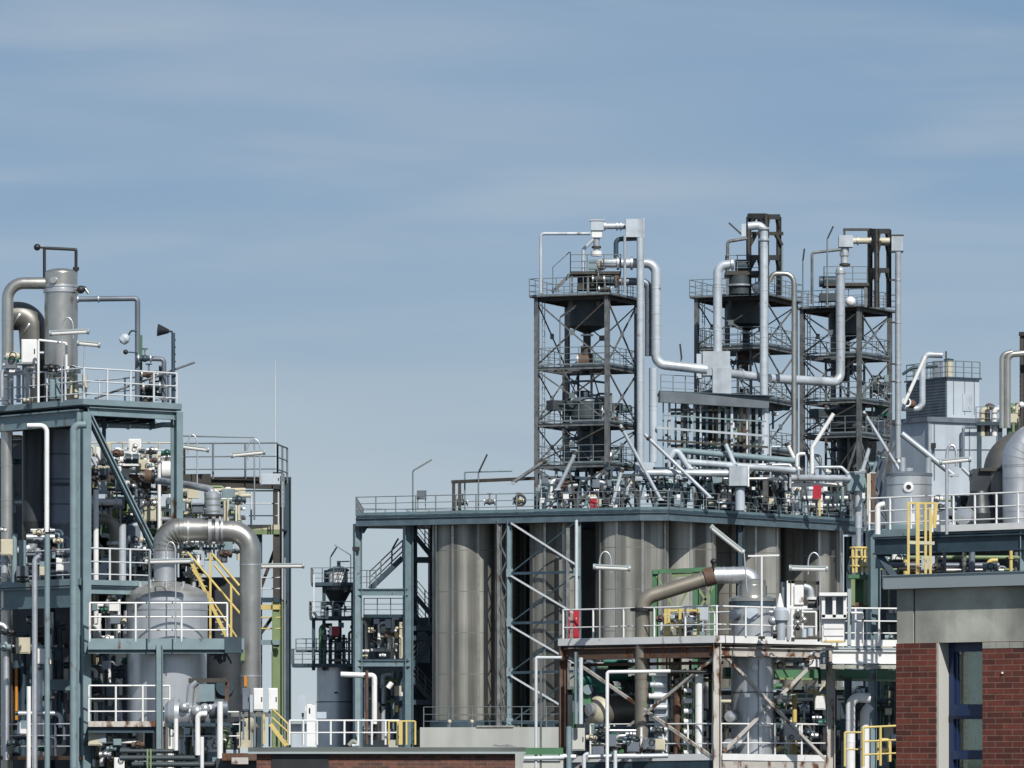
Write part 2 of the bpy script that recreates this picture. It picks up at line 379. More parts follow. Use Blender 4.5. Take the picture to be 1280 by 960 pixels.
def silo(label, px, D, r, y0, y1):
    t = T('silo', label, 'silo', 'tall metal silos under the platform'); zb, zt = H+(HZ-y1)*D/F, H+(HZ-y0)*D/F
    c = V3(((px-640)*D/F, D, zb))
    s = t.p('shell', M['silo']); s.lathe(c, [(r, 0), (r, zt-zb)], 96)
    t.p('roof', M['duct']).lathe(c+Z*(zt-zb), [(r, 0), (r*.3, .35), (0, .4)], 64)
    t.p('base_ring', M['bluedk']).lathe(c, [(0, -.3), (r+.14, -.3), (r+.14, .12), (r, .14)], 64)
    for a in (-150, -115, -75, -30):
        k = math.radians(a); q = c+V3((math.cos(k), math.sin(k), 0))*(r+.03)
        t.p('seam_strip', M['duct']).bar(q, q+Z*(zt-zb-.05), .16, .05, V3((-math.sin(k), math.cos(k), 0)))
    return t
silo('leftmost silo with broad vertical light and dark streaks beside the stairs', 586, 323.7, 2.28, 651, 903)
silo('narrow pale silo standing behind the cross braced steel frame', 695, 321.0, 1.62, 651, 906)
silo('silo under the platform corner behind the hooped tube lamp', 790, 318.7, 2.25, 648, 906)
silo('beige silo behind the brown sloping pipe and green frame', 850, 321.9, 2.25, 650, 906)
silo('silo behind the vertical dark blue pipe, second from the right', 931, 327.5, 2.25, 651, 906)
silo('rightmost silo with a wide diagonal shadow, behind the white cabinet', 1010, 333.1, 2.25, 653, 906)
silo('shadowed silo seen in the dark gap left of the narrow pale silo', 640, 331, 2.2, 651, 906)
# cross-braced wind frame before the narrow silo
t = T('wind_brace_frame', 'bolted cross bracing of pale and dark bars between two platform columns', 'steel frame')
fa, fb = E(636, -.12), E(722, -.12)
def WB(px, py):
    k = (px-636)/(722-636); q = fa.lerp(fb, k); return V3((q.x, q.y, H+(HZ-py)*q.y/F))
for y0, y1 in ((652, 716), (718, 778), (781, 840), (843, 903)):
    t.p('brace', M['rail'], 'pale diagonal bar falling to the right').bar(WB(639, y0+2)-V3((0, .12, 0)), WB(720, y1-10)-V3((0, .12, 0)), .085, .1)
    t.p('brace', M['bluedk'], 'dark diagonal bar rising to the right').bar(WB(639, y1), WB(720, y0), .08, .08)
    t.p('strut', M['bluedk']).bar(WB(636, y1+1), WB(722, y1-1), .14, .16)
    for px, y in ((637, y1), (721, y1-1)): t.p('gusset', M['blueL']).box(WB(px, y)-V3((0, .1, 0)), .4, .04, .5)
for k in range(12):
    a, b = WB(625+(0 if k % 2 else 9), 660+k*20), WB(625+(9 if k % 2 else 0), 680+k*20); t.p('lacing', M['tower']).bar(a, b, .07)
t.p('lattice_post', M['tower']).ib(WB(623, 960), WB(623, 652), .3, .3, V3((1, .35, 0)))
t.p('lattice_post', M['tower']).bar(WB(710, 960), WB(710, 660), .22)
# plinth and things at the silo feet
t = T('silo_plinth', 'pale rendered plinth wall under the row of silos', 'wall')
zp = H+(HZ-909)*318/F
t.p('wall', M['plinth']).prism([E(525, -1.4), E(745, -1.4), E(850, -1.4), E(1090, -1.4), V3((E(1090).x, 349, 0)), V3((E(525).x, 340, 0))], 0, zp)
t.p('coping', M['concrete']).prism([E(596, -1.5), E(642, -1.5), E(650, 2), E(600, 2)], zp+.004, zp+.1)
t = T('safety_railing', 'thin dark railing along the feet of the silos on the pale plinth', 'railing')
t.b(M['railG']).rail([V3((E(p).x, E(p, -1.2).y, zp)) for p in (530, 745)], 1.25, 1.6, .028)
t = T('plinth_lamp', 'small pale marker lamp at the foot of the leftmost silo', 'lamp'); q = E(562, -1.2); q.z = zp
t.p('post', M['railG']).cyl(q, q+Z*.25, .05); t.p('lamp_head', M['cream']).ball(q+Z*.35, .13, 10)
t = T('plinth_lamp', 'small pale marker lamp by the lattice column on the plinth', 'lamp'); q = E(590, -1.2); q.z = zp
t.p('post', M['railG']).cyl(q, q+Z*.25, .05); t.p('lamp_head', M['cream']).ball(q+Z*.35, .13, 10)
# added dark backdrop, its colour standing for the shade between the silos
t = T('gap_shade_block', 'dark backdrop block painting the shade in the gaps behind the silos', 'building')
t.p('wall', M['paneldk']).prism([V3((-2.0, 338, 0)), V3((21.5, 342, 0)), V3((21.5, 346, 0)), V3((-2.0, 345, 0))], 0, ZD-.5)
t.p('roof', M['felt']).prism([V3((-2.2, 337.8, 0)), V3((21.7, 341.8, 0)), V3((21.7, 346, 0)), V3((-2.2, 345, 0))], ZD-.497, ZD-.2)
# ---------------------------------------------------------------- the three towers
def tower(label, px, D, a, sl, sr, lv, ybase, mp='tower'):
    fr = Frame(px, D, a); U, V = fr.U(px+sr), fr.Vv(px-sl); zb = ZD
    t = T('steel_tower', label, 'tower', 'braced steel towers on the silo platform')
    C = [(0, 0), (U, 0), (U, V), (0, V)]; zs = [fr.z(y) for y in lv]
    for i, (u, v) in enumerate(C): t.p('post', M[mp]).ib(fr(u, v, zb), fr(u, v, zs[0]), .26, .28, fr.u)
    for j, z in enumerate(zs):
        e = .35 if j == 0 else .06
        pl = [fr(-e, -e, z), fr(U+e, -e, z), fr(U+e, V+e, z), fr(-e, V+e, z)]
        d = t.p('deck', M['dark' if j == 0 else 'bluedk']); d.prism(pl if j == 0 else [fr(-e, -e, z), fr(U+e, -e, z), fr(U+e, V*.5, z), fr(-e, V*.5, z)], z-.06, z)
        bm = t.p('floor_beam', M['dark' if j == 0 else mp])
        for k in range(4):
            p, q = C[k], C[(k+1) % 4]; bm.ib(fr(*p, z-.17), fr(*q, z-.17), .14, .2)
        for k in (1, 2): bm.bar(fr(U*k/3, 0, z-.16), fr(U*k/3, V, z-.16), .1, .16)
        t.p('railing', M['railG']).rail(pl+[pl[0]], 1.1, .95, .024, kick=.1)
    zz = zs+[zb]
    for j in range(len(zz)-1):
        z1, z0 = zz[j]-.3, zz[j+1]+.05
        for k in range(4):
            p, q = C[k], C[(k+1) % 4]; th = .085 if k in (0, 3) else .065
            if (j+k) % 3 != 2: t.p('brace', M[mp if k else 'railG']).bar(fr(*p, z1), fr(*q, z0), th)
            t.p('brace', M['dark' if k else mp]).bar(fr(*q, z1), fr(*p, z0), th)
    for j in range(len(zz)-1):
        for k in range(4):
            gp = t.p('gusset', M['railG']); p, q = C[k], C[(k+1) % 4]; mid = fr((p[0]+q[0])/2, (p[1]+q[1])/2, (zz[j]+zz[j+1])/2-.12); d = (fr(*q, 0)-fr(*p, 0)).normalized(); gp.obox(mid, d*.17, d.cross(Z)*.06, Z*.17)
    # inner stair posts and cross ties below the second deck
    for u, v in ((.3, .35), (.72, .3), (.3, .75), (.72, .72)): t.p('inner_post', M['railG' if v < .5 else 'dark']).bar(fr(U*u, V*v, zb), fr(U*u, V*v, zs[1]), .15)
    for j in range(1, len(zz)-1):
        for a, b in (((.3, .35), (.72, .3)), ((.3, .75), (.3, .35)), ((.72, .72), (.3, .75))):
            t.p('tie', M['bluedk']).bar(fr(U*a[0], V*a[1], zz[j]-.9), fr(U*b[0], V*b[1], zz[j]-.9), .12)
            t.p('inner_brace', M['railG']).bar(fr(U*a[0], V*a[1], zz[j]-.2), fr(U*b[0], V*b[1], zz[j+1]+.1), .06)
    for s_ in (0, 1):
        t.p('knee_brace', M['tower']).bar(fr(U*s_, -.02, zs[-1]-.3), fr(U*(.5), -.02, zb+.1), .13); t.p('knee_brace', M['tower']).bar(fr(-.02, V*s_, zs[-1]-.3), fr(-.02, V*.5, zb+.1), .13)
    return fr, t, U, V, zs
def hopper(label, c, r, z0, z1, m='hop', deep=0):
    t = T('hopper', label, 'hopper', 'dark hoppers hung in the towers')
    t.p('shell', M[m]).lathe(V3((c.x, c.y, z0)), [(r*.97, 0), (r, 0.02), (r, z1-z0), (0, z1-z0+.1)], 40)
    t.p('cone', M['hop' if deep else 'black']).lathe(V3((c.x, c.y, z0-1.1)), [(.3, .75-deep), (r*.95, 1.1)], 32)
    t.p('outlet', M['dark']).cyl(V3((c.x, c.y, z0-1.8)), V3((c.x, c.y, z0-.1-deep)), .24, 16)
    t.p('flange', M['galv']).band(V3((c.x, c.y, z0-.5-deep)), Z, .4, .1, 20)
    for k in range(4):
        a = k*math.pi/2+.6; q = V3((c.x+r*math.cos(a), c.y+r*math.sin(a), z1-.3)); t.p('lug', M['tower']).box(q, .25, .25, .5)
    return t
def feeder(label, c, m='bluedk'):
    t = T('rotary_feeder', label, 'feeder', 'motor driven feeders inside the towers')
    t.p('body', M[m]).cyl(c+V3((-.5, 0, 0)), c+V3((.5, 0, 0)), .42, 16); t.p('inlet', M['dark']).cyl(c, c+Z*.9, .3, 14)
    t.p('motor', M['blue']).cyl(c+V3((.5, 0, 0)), c+V3((1.05, 0, 0)), .22, 12); t.p('outlet', M['dark']).cyl(c-Z*.9, c, .24, 14)
    for k in (-1, 1): t.p('flange', M['galv']).band(c+V3((.5*k, 0, 0)), V3((1, 0, 0)), .48, .06, 18)
    return t
# Tower on the left
fA, tA, UA, VA, zA = tower('braced dark tower at the left of the three, four decks tall', 759, 320, 67, 88, 37, (368, 455, 526, 578), 636)
# Tower in the middle
fB, tB, UB, VB, zB = tower('middle tower of three topped by a brown arched frame', 957, 326, 67, 86, 37, (369, 430, 497, 560), 640)
# Tower on the right
fC, tC, UC, VC, zC = tower('right tower of three beside the tall white downpipe', 1074, 334, 62, 71, 38, (383, 441, 498, 541), 650)
for fr, U, V, lab, rn, ya, yb in ((fA, UA, VA, 'left tower', .43, 376, 409), (fB, UB, VB, 'middle tower', .40, 374, 406), (fC, UC, VC, 'right tower', .40, 385, 419)):
    c = fr(U*.5, V*.5, 0); k = c.y
    hopper('dark hopper hanging under the top deck of the '+lab, c, U*.24, H+(HZ-yb)*k/F, H+(HZ-ya)*k/F)
    for n, (dy, s) in enumerate(((30, 'upper'), (95, 'middle'), (150, 'lower'))):
        q = fr(U*(.45+.1*n), V*(.5-.08*n), H+(HZ-(yb+dy+12))*k/F)
        feeder(s+' feeder with side motor inside the '+lab, q, ('rust', 'bluedk', 'hop')[n])
    # service pipework on the decks inside
    manifold('pipe_manifold', 'small valves and pipes on the second deck of the '+lab, fr.o.x*0+640+(c.x-1.6)*F/k, 640+(c.x+1.9)*F/k, yb+82, yb+118, k-.4, 1.4, 6, 3, 6, ('railG', 'blueL', 'white', 'tower'), hash(lab) % 7+len(lab), (.04, .1), 3)
    manifold('pipe_manifold', 'crowded dark pipework on the lowest decks of the '+lab, 640+(c.x-2)*F/k, 640+(c.x+2.2)*F/k, yb+150, yb+218, k-.3, 2.2, 8, 5, 7, ('railG', 'bluedk', 'white', 'blueL', 'galv'), 5+len(lab), (.05, .12), 5)
    for n, (y0, y1, r_, uu, w_) in enumerate(((yb+94, yb+116, .95, .35, 'upper'), (yb+124, yb+166, 1.05, .62, 'lower'))):
        q = fr(U*uu, V*.45, H+(HZ-y1)*k/F); t = T('process_vessel', w_+' slate vessel between the lower decks of the '+lab, 'vessel'); h = (y1-y0)*k/F
        t.p('shell', M['hop']).lathe(q, [(r_, 0), (r_, h)], 32); t.p('head', M['bvessel']).dome(q+Z*h, r_, .3, 32); t.p('nozzle', M['galv']).cyl(q+Z*h, q+Z*(h+.6), .14, 12); t.p('skirt', M['dark']).lathe(q-Z*.7, [(.3, 0), (r_*.95, .7)], 28)
    t = T('screw_conveyor', 'dark trough conveyor crossing the '+lab+' at half height', 'conveyor')
    a = fr(-.2, V*.8, H+(HZ-(yb+100))*k/F); b = fr(U*.9, V*.2, H+(HZ-(yb+100))*k/F)
    t.p('trough', M['hop']).bar(a, b, .7, .6); t.p('motor', M['blue']).cyl(b, b+(b-a).normalized()*.8, .25, 14); t.p('inlet', M['dark']).cyl(a.lerp(b, .5), a.lerp(b, .5)+Z*1.0, .3, 14)
    # access ladder on the rear post
    t = T('caged_ladder', 'thin steel ladder up the left rear post of the '+lab, 'ladder')
    a = fr(U*.15, V*.97, ZD); L = t.b(M['railG']); top = fr.z(368 if lab != 'right tower' else 383)
    for s in (-.2, .2): L.bar(a+fr.u*s, V3((a.x, a.y, top))+fr.u*s, .05)
    for q in range(int((top-ZD)/.35)): L.cyl(a+fr.u*-.2+Z*(q*.35+.2), a+fr.u*.2+Z*(q*.35+.2), .018, 6)
# ---- upper works, left tower
D = 322
t = T('upper_platform', 'small railed head platform on top of the left tower', 'platform')
a, b = P(713, 343, D), P(776, 343, D)
t.p('deck', M['dark']).box((a+b)/2, b.x-a.x, 2.4, .18)
for x in (715, 735, 773):
    for dy in (-1, 1): t.p('leg', M['tower']).bar(P(x, 368, D+dy), P(x, 344, D+dy), .14)
q = [P(713, 341.5, D-1.2), P(776, 341.5, D-1.2), P(776, 341.5, D+1.2), P(713, 341.5, D+1.2)]
t.p('railing', M['railG']).rail(q+[q[0]], 1.15, .9, .025)
t = T('access_stair', 'short steel stair rising to the head platform of the left tower', 'stairs')
for dy in (-.45, .45):
    t.p('stringer', M['tower']).bar(P(690, 366, D+dy), P(713, 343, D+dy), .06, .2); t.p('handrail', M['railG']).tube(PP(D+dy, 691, 366, 691, 334, 713, 314, 713, 341), .03, .05, 6)
for k in range(6): t.p('step', M['tower']).box(P(692+k*3.8, 363-k*3.8, D), .22, .9, .04)
pipe('thin white pipe looping from the left tower deck up to its head', PP(D-1.6, 676, 367, 676, 292, 738, 292), .1, 'lagging', R=.2, bands=((0, .3), (1, .5)))
t = T('head_box', 'grey square inlet box at the very top of the left tower', 'box')
t.p('housing', M['panel']).box(P(746.5, 282.5, D), .78, .8, .6); t.p('lid', M['galv']).box(P(746.5, 275.8, D), .9, .9, .08)
t.p('outlet', M['white']).box(P(746, 293, D), .62, .6, .42); t.p('neck', M['lagging']).cyl(P(745.5, 314, D), P(745.5, 297, D), .2, 14)
t.p('flange', M['dark']).band(P(745.5, 309, D), Z, .3, .12); t.p('base', M['white']).cyl(P(745.5, 320, D), P(745.5, 314, D), .35, 16)
pipe('short bent pipe leaning against the head box of the left tower', PP(D-.7, 729, 341, 729, 312, 742, 299), .11, 'lagging', R=.25)
pipe('horizontal crossover pipe between head box and bright duct box', PP(D, 752, 282.5, 784, 282.5), .2, 'lagging', fl=((0, .6), (0, .75), (0, .12)))
t = T('duct_box', 'bright square duct box over the tall downpipe of the left tower', 'duct box')
t.p('housing', M['lagging']).box(P(793.5, 286, D-1), 1.12, 1.1, 1.12)
t.p('cover', M['galv']).box(P(804.5, 286, D-1), .08, 1.2, 1.22); t.p('bottom_flange', M['black']).box(P(792, 298.5, D-1), .9, .8, .16)
pipe('thick white downpipe falling from the bright duct box of the left tower', PP(D-1.7, 800.5, 297, 800.5, 579), .23, 'lagging', bands=((0, .1), (0, .36), (0, .62), (0, .87)), n=18)
pipe('thin white post pipe beside the downpipe on the left tower deck', PP(D-1.9, 781, 366, 781, 294), .085, 'lagging')
pipe('dark elbow pipe on the head of the left tower', PP(D-.3, 770, 332, 770, 299, 795, 298), .15, 'bluedk', R=.3)
pipe('big white return duct curving over and down from the left tower', PP(D-.8, 752, 329, 820, 329, 820, 455, 884, 462), .30, 'lagging', R=.62, n=20, bands=((0, .2), (0, .4), (1, .25), (1, .5), (1, .75), (2, .3)), fl=((0, .3), (0, .55)))
pipe('dark duct nested under the white return duct of the left tower', PP(D-.2, 740, 352, 811, 352, 811, 445), .24, 'bvessel', R=.5, n=16)
pipe('grey vertical duct dropping from the return duct to a blue box', PP(D-.8, 816.5, 460, 816.5, 578), .26, 'panel', n=16, bands=((0, .4),))
cabinet('blue grey box under the paired downpipes of the left tower', 794, 578, 818, 601, D-2.3, 1.2, 'panel', name='duct_box')
t = T('gearbox', 'rusty gearbox and motor on the top deck of the left tower', 'machine')
t.p('housing', M['dark']).box(P(738, 352, D), 1.6, 1.2, 1.1); t.p('motor', M['bluedk']).cyl(P(748, 350, D-.7), P(772, 350, D-.7), .36, 18)
t.p('flange', M['rust']).band(P(771, 350, D-.7), V3((1, 0, 0)), .5, .3, 18); t.p('bearing', M['cream']).ball(P(752, 331, D-.4), .35)
t.p('cover', M['blueL']).box(P(741, 332, D-.9), .5, .4, .7)
for px, py, s in ((748, 349, 'beside the gearbox'), (756, 362, 'at the front edge')): valve('dark valve on the top deck of the left tower '+s, P(px, py, D-1.2), .22, m='dark')
stick_lamp('dark lamp slanting left on a post inside the left tower', P(700, 455, D-1), P(700, 397, D-1), P(701, 396, D-1), P(720, 382, D-1))
# ---- upper works, middle tower
D = 327
t = T('arched_head_frame', 'brown steel portal frame with arched gussets above the middle tower', 'steel frame')
for px, d in ((936, -1.2), (958, -2.4), (973.5, .6), (951, 1.6)):
    t.p('post', M['dark']).ib(P(px, 369, D+d), P(px, 271 if px != 958 else 268.5, D+d), .24, .26, V3((1, .4, 0)))
def arch(t, pa, pb, d0, d1, y, h=.32):
    a, b = P(pa, y, D+d0), P(pb, y, D+d1); t.p('beam', M['dark']).bar(a, b, .2, h)
    for s, q, o in ((1, a, b), (-1, b, a)):
        e = (o-q).normalized(); t.p('gusset', M['dark']).bar(q+e*.55-Z*.05, q-Z*.75+e*.05, .18, .2)
for y in (271, 322): arch(t, 936, 958, -1.2, -2.4, y-(1 if y < 300 else 0)); arch(t, 958, 973.5, -2.4, .6, y); arch(t, 936, 951, -1.2, 1.6, y)
arch(t, 936, 978, -1.1, .6, 292, .22)
pipe('tall white vertical pipe with an elbow at the top of the middle tower', PP(D-3.2, 935, 283, 955, 281, 955, 515), .26, 'lagging', R=.5, n=18, bands=((1, .1), (1, .35), (1, .6), (1, .8)), fl=((1, .02), (1, .08)))
pipe('blue grey lower length of the tall pipe on the middle tower', PP(D-3.2, 956, 516, 956, 575), .27, 'panel', n=18, bands=((0, .5),))
pipe('white swan neck duct on the left side of the middle tower', PP(D-3, 917, 330, 897, 332, 897, 448), .28, 'lagging', R=.55, n=18, bands=((1, .2), (1, .7)), fl=((0, .1),))
pipe('bright steel pipe hooked over on the right side of the middle tower', PP(D-1.5, 962, 352, 966, 342, 992.5, 342, 992.5, 602), .155, 'steel', R=.6, n=16, bands=((2, .3), (2, .6)))
t = T('upper_platform', 'small dark head platform on top of the middle tower', 'platform')
t.p('deck', M['dark']).box(P(929, 343, D-.5), 2.3, 2.2, .25)
for x in (909, 949): t.p('leg', M['tower']).bar(P(x, 369, D-1.3), P(x, 344, D-1.3), .16)
q = [P(907, 341, D-1.5), P(951, 341, D-1.5), P(951, 341, D+.6), P(907, 341, D+.6)]; t.p('railing', M['railG']).rail(q+[q[0]], 1.1, .8, .025)
t = T('gearbox', 'dark drum gearbox under the arched frame of the middle tower', 'machine')
t.p('housing', M['hop']).cyl(P(925, 368, D-1), P(925, 345, D-1), .7, 20); t.p('motor', M['bluedk']).cyl(P(919, 332, D-1), P(934, 332, D-1), .38, 16); t.p('cover', M['galv']).ball(P(948, 360, D-1.6), .4)
t.p('flange', M['galv']).band(P(925, 357, D-1), Z, .85, .1, 20)
pipe('thin grey pipe bracket left of the brown arched frame', PP(D-1.3, 909.5, 341, 909.5, 302, 934, 298), .1, 'tower', R=.2)
t = T('vent_arm', 'thin dark arm slanting up left from the arched frame', 'vent arm'); t.p('arm', M['dark']).bar(P(911, 278.5, D-1), P(928, 294, D-1), .1); t.p('clamp', M['panel']).box(P(929.5, 288, D-1), .3, .3, .8)
pipe('thin vent pipe right of the arched frame on the middle tower', PP(D, 978, 369, 978, 308), .05, 'blueL')
# ---- header duct crossing all towers and its junction box
t = T('junction_box', 'light grey duct junction box between left and middle towers', 'duct box')
t.p('housing', M['lagging']).box(P(895, 455, 323.2), 1.7, 1.3, 1.5); t.p('lower_housing', M['lagging']).box(P(902, 477, 323), 1.15, 1.1, 1.6); t.p('end_cap', M['panel']).box(P(874, 458, 323.2), .35, .9, 1.5)
t.p('cone', M['lagging']).lathe(P(903, 510, 323), [(.2, 0), (.5, .9)], 20); t.p('base_flange', M['blueL']).box(P(902, 494, 323), 1.6, 1.3, .12)
pipe('white header duct joining the junction box to the middle tower', PP([323.4, 324.6], 905, 466, 948, 471), .27, 'lagging', n=18, fl=((0, .5),))
pipe('white header duct running from the middle tower to the right tower elbow', PP([328, 331, 331], 962, 473, 1050.5, 478, 1050.5, 338), .29, 'lagging', R=.6, n=18, bands=((0, .3), (0, .6), (1, .3), (1, .6)))
t = T('riser_dome', 'white domed cap on the riser in front of the right tower', 'cap'); t.p('cap', M['lagging']).dome(P(1050.5, 338, 331), .29, .25, 18); t.p('collar', M['galv']).band(P(1050.5, 341, 331), Z, .34, .14, 18)
stick_lamp('short dark lamp standing upright over the header duct', P(851, 452, 322), P(851.5, 449, 322), P(852, 448, 322), P(850, 430, 322), w=.3)
t = T('pipe_bridge', 'flat grey girder bridge carrying pipes between left and middle towers', 'bridge')
t.p('girder', M['paneldk']).bar(P(824, 496, 321), P(960, 504, 323), .4, .68)
t.p('girder', M['bluedk']).bar(P(824, 494, 325), P(956, 500, 326.5), .3, .55)
t.p('deck', M['bluedk']).bar(P(824, 492, 323), P(958, 497.5, 324.5), 4, .07)
t.p('railing', M['railG']).rail([P(826, 491.5, 321.1), P(872, 494, 321.8)], 1.15, .75, .025)
for k in range(17):
    px = 829+k*7.8; t.p('post', M[('blueL', 'bluedk', 'railG', 'lagging', 'dark')[k*3 % 5]]).bar(P(px, 592, 321.6+k*.1), P(px, 503, 321.6+k*.1), .09+.06*(k % 2))
t.p('rail_pipe', M['lagging']).bar(P(820, 534.5, 320.8), P(960, 545, 322.8), .1, .14); t.p('rail_pipe', M['dark']).bar(P(820, 550, 321.2), P(960, 559, 322.9), .1, .12); t.p('rail_pipe', M['blueL']).bar(P(830, 519, 321.2), P(958, 527, 322.9), .06, .08)
for a, b, h in ((832, 885, 571), (885, 958, 575)): t.p('floor_beam', M['bluedk']).bar(P(a, h, 323), P(b, h+2, 324), .25, .3)
for px, ya, yb, r, mm, s in ((909, 495, 552, .2, 'lagging', 'behind the grey girder'), (927, 507, 552, .15, 'cream', 'left of the pair under the girder'), (935, 507, 570, .14, 'white', 'right of the pair under the girder'), (856, 500, 560, .16, 'blueL', 'left end of the grey girder'), (905, 600, 636, .2, 'white', 'below the square light box')):
    pipe('short upright process pipe '+s, PP(323.4, px, yb, px, ya), r, mm, fl=((0, .2), (0, .8)))
t = T('process_vessel', 'slate vessel hanging beneath the pipe bridge', 'vessel'); c = P(893, 533, 325.5)
t.p('shell', M['bvessel']).lathe(c, [(.95, 0), (.95, 2)], 32); t.p('cone', M['hop']).lathe(c-Z*1.2, [(.2, 0), (.95, 1.2)], 32); t.p('top', M['bvessel']).dome(c+Z*2, .95, .3, 32)
manifold('pipe_manifold', 'dense white and dark uprights under the grey girder of the bridge', 830, 958, 508, 560, 323.2, 2.5, 15, 5, 8, ('white', 'cream', 'bluedk', 'dark', 'blueL', 'railG'), 91, (.06, .16), 4)
manifold('pipe_manifold', 'layered silver and dark pipes just above the deck pipes', 828, 1000, 556, 600, 322.5, 2, 8, 9, 8, ('lagging', 'bluedk', 'galv', 'dark', 'white'), 92, (.06, .15), 3)
for k in range(20):      # trestles carrying the deck pipes
    px = 690+k*19.5; d = DE(px)+1.6+(k*7 % 5)*.5; a = V3(((px-640)*d/F, d, ZD)); h = 1.7+.5*((k*5) % 3)
    t = T('pipe_trestle', 'dark splayed pipe trestle standing on the silo deck', 'trestle', 'pipe trestles on the silo deck')
    for s_ in (-1, 1): t.p('leg', M['dark' if k % 2 else 'bluedk']).bar(a+V3((.55*s_, 0, 0)), a+V3((.12*s_, 0, h)), .12)
    t.p('head_beam', M['bluedk']).bar(a+V3((-.5, 0, h)), a+V3((.5, 0, h)), .14); t.p('tie', M['railG']).bar(a+V3((-.35, 0, h*.45)), a+V3((.35, 0, h*.45)), .07)
# ---- upper works, right tower
D = 335
t = T('arched_head_frame', 'dark steel portal frame with arched gussets above the right tower', 'steel frame')
for px, d in ((1087.5, -1), (1096, -2), (1111, .5)): t.p('post', M['dark']).ib(P(px, 384, D+d), P(px, 287, D+d), .24, .26, V3((1, .4, 0)))
for y in (289, 304, 338): arch(t, 1087.5, 1096, -1, -2, y); arch(t, 1096, 1111, -2, .5, y)
t.p('beam', M['dark']).bar(P(1054, 287, D-1.2), P(1090, 287, D-1), .18, .16); t.p('hanger', M['dark']).bar(P(1055.5, 287, D-1.2), P(1055.5, 296, D-1.2), .14)
t = T('head_box', 'white square inlet box hung at the top of the right tower', 'box')
t.p('housing', M['lagging']).box(P(1057, 302, D-1.2), .9, .9, .75); t.p('neck', M['lagging']).cyl(P(1055.5, 329, D-1.2), P(1055.5, 310, D-1.2), .24, 16); t.p('collar', M['lagging']).band(P(1055.5, 315, D-1.2), Z, .3, .5, 16); t.p('flange', M['dark']).band(P(1056, 331, D-1.2), Z, .35, .14)
pipe('cream crossover pipe between inlet box and portal of the right tower', PP(D-1.2, 1065, 301, 1112, 301), .2, 'cream', fl=((0, .5), (0, .15)))
t = T('duct_box', 'pale panel box over the tall downpipe of the right tower', 'duct box'); t.p('housing', M['lagging']).box(P(1121, 304.5, D-.5), .72, .8, 1.0); t.p('lid', M['dark']).box(P(1121, 294.5, D-.5), .85, .9, .06); t.p('bottom_flange', M['bluedk']).box(P(1121, 314.7, D-.5), .8, .8, .08)
pipe('tall pale downpipe down the right side of the right tower', PP(D-.8, 1122.5, 315, 1122.5, 578), .19, 'lagging', n=16, bands=((0, .25), (0, .5), (0, .75)), fl=((0, .98),))
t = T('pipe_support', 'row of small clamps tying the pale downpipe to the right tower', 'clamps')
for y in (350, 403, 455, 477, 530): t.p('clamp', M['dark']).bar(P(1112, y, D-.6), P(1122, y, D-.75), .1); t.p('clip', M['galv']).band(P(1122.5, y, D-.8), Z, .22, .12)
pipe('thin grey pipe loop on the deck of the right tower', PP(D-2, 1015, 380, 1015, 316, 1051, 312), .09, 'tower', R=.2)
t = T('upper_platform', 'small dark head platform on top of the right tower', 'platform')
t.p('deck', M['dark']).box(P(1057, 357, D-.4), 2.9, 2, .2)
for x in (1034, 1082): t.p('leg', M['tower']).bar(P(x, 384, D-1.2), P(x, 358, D-1.2), .18)
q = [P(1030, 355.5, D-1.4), P(1084, 355.5, D-1.4), P(1084, 355.5, D+.6), P(1030, 355.5, D+.6)]; t.p('railing', M['railG']).rail(q+[q[0]], 1.15, .9, .025)
t = T('gearbox', 'dark gearbox with bright round cover on the right tower deck', 'machine')
t.p('housing', M['hop']).box(P(1036, 372, D-1), 1.2, 1, .5); t.p('motor', M['bluedk']).cyl(P(1024, 352, D-1), P(1046, 352, D-1), .35, 16); t.p('cover', M['white']).ball(P(1063, 377, D-2.2), .33)
stick_lamp('upright dark lamp on a pole at the left edge of the right tower', P(1003.5, 383, 331.5), P(1003.5, 326, 331.5), P(1003.8, 325, 331.5), P(1005.5, 311, 331.5))
stick_lamp('tilted dark lamp on the tallest pole of the right tower', P(1034, 383, 331), P(1034, 299, 331), P(1035, 297, 331), P(1041.5, 283, 331))
# ---- pipes lying over the silo deck
for a in (
 ('upper grey pipe of three lying above the silo deck', (319.5, 322), (846, 563, 993, 576), .19, 'blueL', ((0, .3), (0, .6))),
 ('second white pipe lying over the silo deck beneath the grey one', (319, 321.5), (858, 577.5, 993, 588), .21, 'lagging', ((0, .4), (0, .8))),
 ('low white pipe leading left from the square light box', (318, 319), (797, 591, 912, 591.5), .22, 'lagging', ((0, .35), (0, .7))),
 ('low white pipe leading left from the green grey box', (324, 328), (972, 597, 1061, 598), .21, 'lagging', ((0, .5),)),
 ('thin pipe under the low white pipe by the red panel', (325, 329), (985, 606, 1055, 606), .12, 'white', ((0, .5),)),
 ('grey elbow pipe turning down from the deck pipes by the bridge', (319, 319, 319), (862, 586, 845, 561, 838, 572), .2, 'panel', ())):
    D2 = list(a[1]); pipe(a[0], PP(D2, *a[2]), a[3], a[4], R=.4, bands=a[5], n=14)
t = T('duct_box', 'square light box on the silo deck at the end of a white pipe', 'duct box'); t.p('housing', M['lagging']).box(P(922.5, 596, 319.2), 1.12, 1.1, 1.15); t.p('end_flange', M['white']).box(P(935, 596, 319.2), .1, 1.25, 1.25)
t.p('leg_pipe', M['panel']).cyl(P(925, 638, 319.2), P(925, 607, 319.2), .3, 14); t.p('bottom_flange', M['bluedk']).box(P(922, 608.5, 319.2), .9, .9, .1)
